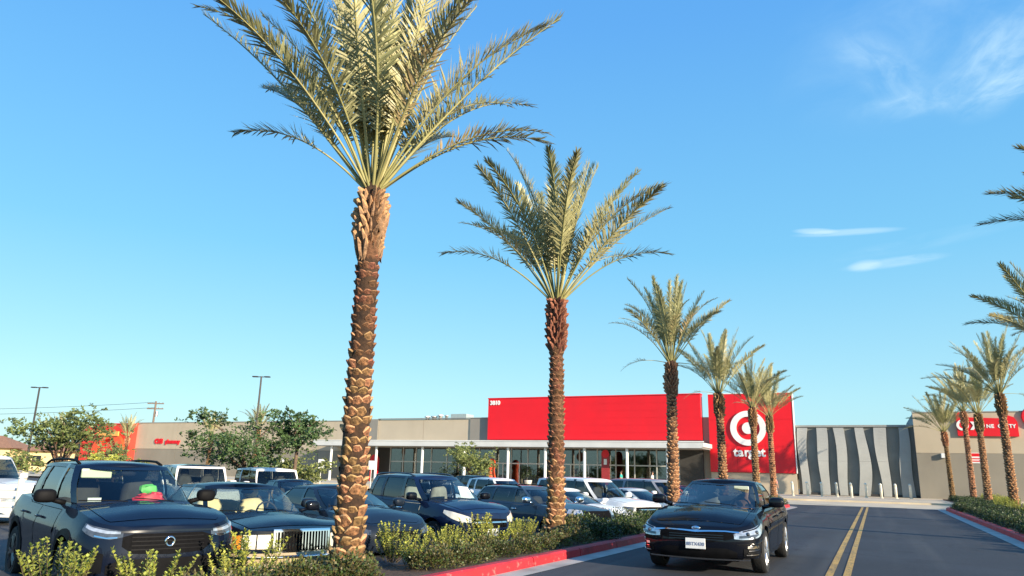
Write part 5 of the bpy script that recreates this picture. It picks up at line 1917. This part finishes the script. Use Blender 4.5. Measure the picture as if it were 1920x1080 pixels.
def palm(label, x, y, z, top, seed, r_base=.25, r_top=.19, lean=(0, 0), pine=1.15, nfr=30, scale=1.0, boots='parts', rot=0, spread=1.0, low=4, extra=(), dark_from=.62, wind=0.0, neck='mid'):
    r = random.Random(seed)
    t = thing('date_palm', label, 'palm tree', (x, y, z), group='date palms lining the road')
    H = top
    zp = H - pine

    def axis(zz):
        u = zz / H
        return Vector((lean[0] * u * u, lean[1] * u * u, zz))

    def rad(zz):
        if zz < .5:
            return lerp(r_base * 1.15, r_base, zz / .5)
        if zz < zp:
            return lerp(r_base, r_top, (zz - .5) / (zp - .5))
        u = (zz - zp) / pine
        return lerp(r_top * 1.0, r_top * 1.2, min(1, u * 4)) if u < .5 else lerp(r_top * 1.2, r_top * .9, (u - .5) / .5)
    b = MB()
    zs = [H * k / 30 for k in range(31)]
    b.tube([axis(q) for q in zs], [rad(q) * .93 for q in zs], 14)
    tr = b.build('trunk', TRUNK, t, smooth=True)
    if dark_from < .5:
        tr.data.materials[0] = FIBRE
    rows = []
    zz = .06
    dz = .138 if boots == 'parts' else .14
    k = 0
    joined, joined2, joined3 = MB(), MB(), MB()
    count = 0
    while zz < zp - .02:
        n = 8
        for j in range(n):
            a = 2 * math.pi * (j + .5 * (k % 2) + .12 * k / 7) / n + r.uniform(-.16, .16)
            if r.random() < .05:
                continue
            c_ = axis(zz + r.uniform(-.02, .02))
            rr = rad(zz) * .95
            rotm = Euler((r.uniform(-.42, .42), r.uniform(-.12, .16), a)).to_matrix().to_4x4()
            sc = r.uniform(.82, 1.12) * rad(zz) / .245
            M = Matrix.Translation(c_ + Vector((math.cos(a) * rr, math.sin(a) * rr, 0))) @ rotm @ Matrix.Scale(sc, 4)
            me = r.choice(BOOTS_UP if zz / zp + r.uniform(-.12, .12) > dark_from else BOOTS_LOW)
            if boots == 'parts' and count < 262:
                o = link('leaf_base', me, t)
                o.matrix_local = M
                count += 1
            else:
                for mi in (0, 1):
                    (joined3 if me in BOOTS_UP else joined).add([M @ v.co for v in me.vertices], [tuple(p.vertices) for p in me.polygons if p.material_index == mi], mi)
        k += 1
        zz += dz * r.uniform(.94, 1.06)
    if joined.v:
        joined.build('old_leaf_bases', [BOOT, BOOTCUT], t, smooth=True, kind='stuff')
    if joined3.v:
        joined3.build('brown_leaf_bases', [BOOTUP, BOOTUPCUT], t, smooth=True, kind='stuff')
    nb = 11
    zz = zp
    k = 0
    while zz < H - .12:
        for j in range(nb):
            a = 2 * math.pi * (j + .5 * (k % 2)) / nb + r.uniform(-.1, .1)
            rr = rad(zz) * .95
            c_ = axis(zz + r.uniform(-.03, .03))
            rotm = Euler((r.uniform(-.2, .2), r.uniform(-.55, .25), a)).to_matrix().to_4x4()
            M = Matrix.Translation(c_ + Vector((math.cos(a) * rr, math.sin(a) * rr, 0))) @ rotm @ Matrix.Scale(r.uniform(.75, 1.35), 4)
            joined2.add([M @ v.co for v in BOOT_N.vertices], [tuple(p.vertices) for p in BOOT_N.polygons if p.material_index == 0], 0)
            joined2.add([M @ v.co for v in BOOT_N.vertices], [tuple(p.vertices) for p in BOOT_N.polygons if p.material_index == 1], 1)
        k += 1
        zz += .125
    joined2.build('cut_leaf_stubs', {'pale': [BOOTNEW, BOOTCUT], 'dark': [BOOTUP, BOOTUPCUT], 'mid': [BOOT, BOOTCUT]}[neck], t, kind='stuff')
    fb = MB()
    ft = axis(zp)
    fb.lathe([(r_top * .98, zp - .20), (r_top * 1.2, zp - .05), (r_top * 1.22, zp + .12), (r_top * 1.02, zp + .2)], 14, c=(ft.x, ft.y, 0))
    fb.build('fibre_collar', FIBRE, t, smooth=True)

    def put(fm, az, tilt, sc, roll=0.0, zoff=0.0):
        base = axis(H - .10 + zoff)
        rr = .05 + .10 * min(1, tilt / 60)
        M = Matrix.Translation(base + Vector((math.cos(az) * rr, math.sin(az) * rr, 0))) @ Matrix.Rotation(az, 4, 'Z') @ Matrix.Rotation(R(tilt), 4, 'Y') @ Matrix.Rotation(roll, 4, 'Z') @ Matrix.Scale(sc, 4)
        o = link('frond', fm[1], t)
        o.matrix_local = M
        link('rachis', fm[0], o)
    ga = 2.39996
    for k in range(nfr):
        u = k / (nfr - 1)
        az = k * ga + rot + r.uniform(-.2, .2)
        tilt = (lerp(2, 44, u ** .8)) * spread + r.uniform(-7, 7) + wind * math.cos(az - R(205))
        fm = r.choice(FR_UP) if u < .55 else r.choice(FR_MID)
        if r.random() < .16 and u > .3:
            fm = r.choice(FR_DRY)
        put(fm, az, tilt, scale * lerp(1.0, .94, u) * r.uniform(.82, 1.08), r.uniform(-.9, .9))
    for (az, tilt, sc, kind) in extra:
        put({'l': FR_LOW[0], 'L': FR_LOW[1], 'd': FR_DRY[0], 'm': FR_MID[1], 'u': FR_UP[1]}[kind], R(az), tilt, sc)
    return t


# image-right from the camera is world azimuth -25 + ... ; camera right = (cos 25.6, sin 25.6)
palm('nearest tall date palm standing among the yellow-green shrubs', -6.75, 8.95, .08, 5.87, 5, .215, .165, (-.10, .12), 1.1, 34, 1.0, 'parts', .4, .84, extra=((207, 46, .72, 'l'), (24, 52, .84, 'l'), (12, 56, .72, 'd'), (206, 38, .98, 'u'), (26, 36, .98, 'u'), (330, 40, .9, 'd')), neck='pale')
palm('second date palm, before the slate wagon and red fascia', -6.8, 16.85, .08, 5.72, 6, .215, .165, (-.02, 0), 1.25, 30, .96, 'parts', 1.9, .88, extra=((207, 46, .92, 'l'), (25, 44, .92, 'l')), dark_from=.30, neck='dark')  # brown bases from low down and dark neck put the trunk's shade into colour
palm('third date palm behind the moving black sedan', -6.8, 28.6, .1, 5.8, 7, .225, .18, (.05, 0), 1.2, 28, .80, 'joined', 2.6, .82, extra=((205, 80, .55, 'l'), (20, 92, .6, 'l')), dark_from=1.1, wind=0)
palm('fourth date palm against the left edge of the logo block', -6.75, 38.9, .1, 5.66, 8, .22, .18, (-.05, 0), 1.2, 26, .78, 'joined', .2, .85, extra=((205, 80, .5, 'l'),), dark_from=1.1, wind=0)
palm('fifth date palm crossing the middle of the white bullseye', -6.6, 49.6, .1, 5.85, 9, .22, .18, (0, 0), 1.2, 26, .78, 'joined', 4.4, 1.0, dark_from=1.1, wind=0)
palm('sixth date palm, smallest on the logo side of the road', -6.55, 58.0, .1, 5.95, 10, .22, .18, (0, 0), 1.2, 26, .78, 'joined', 5.1, 1.1, dark_from=1.1, wind=0)
palm('date palm in the dark bed nearest its visible kerb stretch', 6.6, 48.0, .12, 6.25, 12, .23, .18, (0, 0), 1.2, 28, .84, 'joined', 3.3, .95, extra=((190, 62, .9, 'm'), (20, 85, .55, 'l')), dark_from=1.1, wind=9)
palm('second date palm from the front in the dark bed', 6.65, 58.4, .12, 6.0, 13, .23, .18, (0, 0), 1.2, 26, .84, 'joined', 1.2, 1.0, dark_from=1.1, wind=9)
palm('third date palm from the front in the dark bed', 6.75, 67.6, .12, 6.9, 14, .22, .17, (0, 0), 1.2, 26, .84, 'joined', 2.2, 1.05, dark_from=1.1, wind=9)
palm('last date palm of the dark bed, hard by the tan block', 5.6, 70.5, .12, 5.5, 15, .2, .16, (-.1, 0), 1.1, 24, .8, 'joined', .5, 1.15, extra=((195, 70, .8, 'd'),), dark_from=1.1, wind=9)
palm('tall date palm whose fronds lean into view above the dark bed', 7.2, 34.6, .12, 6.6, 16, .23, .18, (0, 0), 1.2, 30, .95, 'joined', 1.7, 1.1, dark_from=1.1, wind=9)
palm('date palm nearest us on the far side, only frond tips in view', 7.4, 23.6, .12, 7.5, 17, .23, .18, (0, 0), 1.2, 30, 1.0, 'joined', .9, 1.05, extra=((190, 50, 1.02, 'm'), (205, 36, 1.05, 'm'), (175, 58, 1.0, 'm')), dark_from=1.1, wind=9)
palm('date palm beyond the dark bed with one low frond showing', 15.5, 62.0, .1, 5.6, 18, .23, .18, (0, 0), 1.2, 24, .8, 'joined', .9, 1.1)
# young palms far back over the car park
for i, (x, y, tp, lb) in enumerate(((-54.0, 56.0, 5.2, 'small pale palm rising behind the big green tree'), (-75.0, 58.0, 4.6, 'small palm standing in front of the red shopfront'), (-62.2, 57.9, 4.8, 'small palm between the big tree and the pharmacy letters'), (-84, 56, 4.6, 'small palm behind the lighter feathery tree'))):
    palm(lb, x, y, LOT, tp, 30 + i, .2, .17, (0, 0), .9, 18, .62, 'joined', i * 1.3, .8)


# ------------------------------------------------------------------ trees
def leaf_quad(b, c0, r, ln, wd, up=.2):
    u = Vector((r.gauss(0, 1), r.gauss(0, 1), r.gauss(up, .6))).normalized()
    w = u.cross(Vector((r.gauss(0, 1), r.gauss(0, 1), r.gauss(0, 1)))).normalized()
    b.add([c0, c0 + u * ln * .5 + w * wd, c0 + u * ln, c0 + u * ln * .5 - w * wd], [(0, 1, 2, 3)])


def tree(label, x, y, z, H, W, seed, m, trunk_h=.35, nleaf=7000, flat=.45, leaf=(.20, .05), bare=0, levels=7, depth=.55):
    r = random.Random(seed)
    t = thing('shade_tree', label, 'tree', (x, y, z), r.uniform(0, 6))
    wood = MB()
    h0 = H * trunk_h
    wood.tube([(0, 0, 0), (.05, .02, h0 * .5), (0, 0, h0)], [.14, .11, .10], 8)
    wood.build('trunk', TREEBARK, t, smooth=True)
    crown = MB()
    ends = []
    nl = 9
    for k in range(nl):
        a = 2 * math.pi * k / nl + r.uniform(-.3, .3)
        reach = W * .5 * r.uniform(.55, 1.0)
        e = Vector((math.cos(a) * reach, math.sin(a) * reach * depth / .55 * .8, h0 + (H - h0) * r.uniform(.15, .95)))
        m0 = Vector((e.x * .4, e.y * .4, lerp(h0, e.z, .65)))
        lb = MB()
        lb.tube([(0, 0, h0 * .92), m0, e], [.07, .05, .015], 6)
        lb.build('limb', TREEBARK, t, smooth=True)
        ends += [(e, .9), (m0.lerp(e, .5), .9), (m0, .7)]
        for q in range(3):
            e2 = m0.lerp(e, r.uniform(.3, 1)) + Vector((r.uniform(-1, 1), r.uniform(-1, 1), r.uniform(-.2, .7))) * W * .15
            crown_l = MB()
            ends.append((e2, .7))
    per = nleaf // len(ends)
    for (e, s_) in ends:
        rad_ = W * .15 * s_ * r.uniform(.7, 1.25)
        ns = max(4, per // 14)
        for k in range(ns):
            # a spray: a short drooping twig set with leaflets
            st = e + Vector((r.gauss(0, 1), r.gauss(0, 1), r.gauss(0, 1) * flat)) * rad_ * .55
            d = Vector((r.gauss(0, 1), r.gauss(0, 1), r.gauss(.1, .45))).normalized()
            ll = r.uniform(.25, .55) * W / 7.0 + .1
            for j in range(14):
                u = j / 13
                p = st + d * ll * u + Vector((0, 0, -1)) * ll * .35 * u * u
                leaf_quad(crown, p, r, leaf[0] * r.uniform(.6, 1.1), leaf[1], .0)
    crown.build('crown', m, t)
    return t


tree('broad dark green feathery tree in the car park before the tan wall', -32.7, 33.3, LOT, 4.7, 7.4, 21, TREELEAF, .3, 9000, .32)
tree('lighter olive green tree in front of the red shopfront', -39.2, 26.5, LOT, 4.0, 5.8, 22, TREELEAF2, .3, 6500, .6)
tree('small light green tree before the glass entrance', -29.4, 54.5, LOT, 3.65, 4.6, 23, TREELEAF2, .35, 7000, .7, (.16, .045))
tree('low yellow-green bushy tree by the cream house', -44.5, 22.2, LOT, 2.7, 4.0, 24, TREELEAF2, .25, 5000, .7)
tree('bright yellow-green young tree below the red arch', -49.0, 36.0, LOT, 2.5, 2.0, 25, LEAFBRIGHT, .3, 4200, .8)
tree('low green tree along the wall base behind the SUV roof', -52.0, 39.5, LOT, 2.6, 6.0, 26, TREELEAF2, .25, 6000, .6)
tree('yellow-green bush under the right half of the big tree', -34.0, 38.6, LOT, 2.5, 4.4, 27, TREELEAF2, .2, 5000, .7)
tree('dark distant tree by the cream house roof', -100, 52, LOT, 4.9, 7.0, 28, TREELEAF, .3, 5000, .7)
tree('slim green tree rising above the big tree', -31.6, 36.2, LOT, 5.9, 3.6, 29, TREELEAF, .5, 2600, .8)
tree('dark green tree at the edge beyond the white car', 16.5, 60, LOT, 3.4, 4.4, 31, TREELEAF, .3, 4500, .8)
far = MB()
r = random.Random(77)
for k in range(15000):
    x = r.uniform(-330, -118)
    y = 150 + r.uniform(-6, 6) + (x + 118) * .25
    z = abs(r.gauss(0, 1)) * 2.2 * (1 + .35 * math.sin(x * .17) + .3 * math.sin(x * .41))
    leaf_quad(far, Vector((x, y, z)), r, 1.1, .4)
far.build('far_treeline', TREELEAF, None, kind='stuff')


# ------------------------------------------------------------------ shrubs
def shrub_bright(seed):
    r = random.Random(seed)
    st, lv = MB(), MB()
    for k in range(26):
        a = r.uniform(0, 6.283)
        d = r.uniform(0, .16)
        lean = r.uniform(.05, .55)
        hh = r.uniform(.32, .80) * (1 - lean * .35)
        b0 = Vector((math.cos(a) * d, math.sin(a) * d, 0))
        tipv = b0 + Vector((math.cos(a) * lean * .85, math.sin(a) * lean * .85, hh))
        mid = b0.lerp(tipv, .5) + Vector((math.cos(a), math.sin(a), 0)) * lean * .12
        st.tube([b0, mid, tipv], [.007, .005, .003], 4, caps=False)
        n = int(hh / .036)
        for i in range(n):
            u = (i + 1) / n
            if u < .18:
                continue
            p = (b0 * (1 - u) * (1 - u) + mid * 2 * u * (1 - u) + tipv * u * u)
            for q in range(3):
                az = i * 1.2 + q * 2.094 + r.uniform(-.3, .3)
                el = r.uniform(.25, .95) + (.3 if u > .9 else 0)
                dv = Vector((math.cos(az) * math.cos(el), math.sin(az) * math.cos(el), math.sin(el)))
                w = dv.cross(Vector((0, 0, 1))).normalized() * r.uniform(.015, .023)
                ln = r.uniform(.05, .085) * (1.0 if u < .85 else .8)
                up = Vector((0, 0, 1)) * ln * .1
                lv.add([p, p + dv * ln * .55 + w + up, p + dv * ln, p + dv * ln * .55 - w + up], [(0, 1, 2, 3)], 0 if (u > .55 and r.random() < .85) or r.random() < .12 else 1)
    return st.mesh('stems', STEM), lv.mesh('foliage', [LEAFBRIGHT, LEAFMID])


def shrub_dome(seed, m1, m2, n=1500):
    r = random.Random(seed)
    st, lv = MB(), MB()
    for k in range(16):
        a = r.uniform(0, 6.283)
        st.tube([(0, 0, 0), (math.cos(a) * .2, math.sin(a) * .2, .2), (math.cos(a) * .36, math.sin(a) * .36, r.uniform(.25, .4))], [.008, .006, .003], 4, caps=False)
    for k in range(n):
        a, e = r.uniform(0, 6.283), math.asin(r.uniform(0, 1))
        lump = 1 + .22 * math.sin(a * 3 + seed) * math.cos(e * 4 + seed) + .12 * math.sin(a * 7)
        d = (r.uniform(0, 1) ** .35) * lump
        p = Vector((math.cos(a) * math.cos(e) * .5 * d, math.sin(a) * math.cos(e) * .5 * d, .03 + math.sin(e) * .40 * d))
        dv = (p.normalized() + Vector((r.gauss(0, .6), r.gauss(0, .6), r.gauss(.2, .6)))).normalized()
        w = dv.cross(Vector((r.gauss(0, 1), r.gauss(0, 1), 1))).normalized() * r.uniform(.013, .022)
        ln = r.uniform(.04, .075)
        lv.add([p, p + dv * ln * .5 + w, p + dv * ln, p + dv * ln * .5 - w], [(0, 1, 2, 3)], 0 if r.random() < .6 else 1)
    return st.mesh('stems', STEM), lv.mesh('foliage', [m1, m2])


SB = [shrub_bright(100 + k) for k in range(4)]
SO = [shrub_dome(200 + k, LEAFOLIVE, LEAFMID, 1700) for k in range(3)]
SD = [shrub_dome(300 + k, LEAFDARK, LEAFMID, 1700) for k in range(3)]


def shrub(kind, x, y, z, s_, rz, label, group):
    st, lv = kind
    t = thing('shrub', label, 'shrub', (x, y, z), rz, group)
    t.scale = (s_, s_, s_)
    link('stems', st, t)
    link('foliage', lv, t)
    return t


def edge_l(y):
    return interp([(q[1], q[0]) for q in KL], y)


r = random.Random(42)
ORD = ['first', 'second', 'third', 'fourth', 'fifth', 'sixth', 'seventh', 'eighth', 'ninth', 'tenth', 'eleventh', 'twelfth', 'thirteenth', 'fourteenth', 'fifteenth', 'sixteenth', 'seventeenth', 'eighteenth', 'nineteenth', 'twentieth']
BR = [(-7.9, 5.55, 1.0, 'bright yellow-green shrub at the very corner beside the navy SUV wheel'), (-7.25, 6.15, 1.0, 'tall yellow-green shrub before the wheel of the navy SUV'), (-6.75, 6.75, .82, 'yellow-green shrub before the headlight of the navy SUV'),
      (-7.15, 7.45, 1.02, 'yellow-green shrub covering the grille of the navy SUV'), (-6.75, 8.1, .5, 'small yellow-green shrub before the old black sedan'),
      (-7.4, 8.5, .5, 'yellow-green shrub under the old black sedan bumper'),
      (-6.5, 10.3, .95, 'bushy yellow-green shrub just right of the nearest palm trunk'), (-7.3, 10.9, 1.0, 'yellow-green shrub behind the first one right of the trunk'), (-6.6, 11.6, .9, 'yellow-green shrub before the dark low sedan'),
      (-7.2, 12.5, .95, 'yellow-green shrub before the nose of the dark low sedan'), (-6.6, 13.2, 1.0, 'yellow-green shrub below the midnight crossover headlight'), (-7.3, 14.0, 1.05, 'tall yellow-green shrub before the midnight crossover'),
      (-6.7, 14.7, .9, 'yellow-green shrub midway between the two nearest palms'), (-7.2, 15.6, .95, 'yellow-green shrub close before the second palm')]
for i, (x, y, s_, lb) in enumerate(BR):
    shrub(SB[i % 4], x, y, .03, s_ * (.84 if i > 5 else .9), r.uniform(0, 6), lb, 'yellow-green shrubs in the near bed')
n_ol = 0
y = 5.0
while y < 16.2:
    x = edge_l(y) - .62 - r.uniform(0, .12)
    lb = f'low olive shrub along the red kerb, {ORD[min(n_ol, 19)]} counted from the near corner'
    if not (8.2 < y < 9.6):
        shrub(r.choice(SO), x, y, .10, r.choice((.48, .6, .7, .78, .84)) * r.uniform(.95, 1.05), r.uniform(0, 6), lb, 'olive shrubs along the red kerb')
        n_ol += 1
    y += r.uniform(.62, .8)
for i, (x, y, s_, lb) in enumerate(((-6.35, 6.2, .75, 'brown-olive shrub low between two bright shrubs'), (-6.15, 7.3, .8, 'brown-olive shrub just before the nearest trunk'), (-6.1, 8.3, .75, 'brown-olive shrub at the foot of the nearest palm'), (-6.4, 12.4, .8, 'brown-olive shrub behind the kerb row of shrubs'), (-7.0, 9.4, .7, 'brown-olive shrub behind the foot of the nearest palm'))):
    shrub(SO[i % 3], x, y, .08, s_, r.uniform(0, 6), lb, 'olive shrubs along the red kerb')
PALMY = [(16.85, 'second'), (28.6, 'third'), (38.9, 'fourth'), (99, 'fifth')]
cnt = {}


def spot(bed, row, y, names):
    prev = names[0][1]
    for (yy, nm) in names:
        if y >= yy:
            prev = nm
    key = (bed, row, prev)
    cnt[key] = cnt.get(key, -1) + 1
    return f'dark green shrub in the {row} row of the {bed} bed, {ORD[min(cnt[key], 19)]} after its {prev} palm'


y = 16.5
while y < 45.5:
    for row in range(2):
        x = edge_l(y) - .62 - row * 1.1 - r.uniform(0, .2)
        if math.hypot(x + 6.8, y - 16.85) < .4:
            continue
        shrub(r.choice(SD) if r.random() < .85 else r.choice(SO), x, y + row * .3, .08, r.uniform(.85, 1.1), r.uniform(0, 6), spot('left', ('kerb', 'back')[row], y, PALMY), 'dark shrubs beyond the second palm')
    y += r.uniform(.8, 1.0)
# the bed on the other side of the road
PALMR = [(0, 'nearest'), (34.6, 'tall'), (48.0, 'second'), (58.4, 'third'), (67.6, 'fourth')]
y = 21.0
while y < 72:
    xk = interp([(q[1], q[0]) for q in KR + TIPR + [(5.2, 75)]], y)
    for row in range(3):
        x = xk + .62 + row * .95 + r.uniform(-.12, .12)
        if x > 9.0:
            continue
        shrub(r.choice(SD) if row < 2 or r.random() < .3 else r.choice(SB), x, y + r.uniform(-.2, .2), .12, r.uniform(.72, .98), r.uniform(0, 6), spot('far', ('kerb', 'middle', 'back')[row], y, PALMR), 'dark shrubs of the far bed')
    y += r.uniform(.95, 1.2)
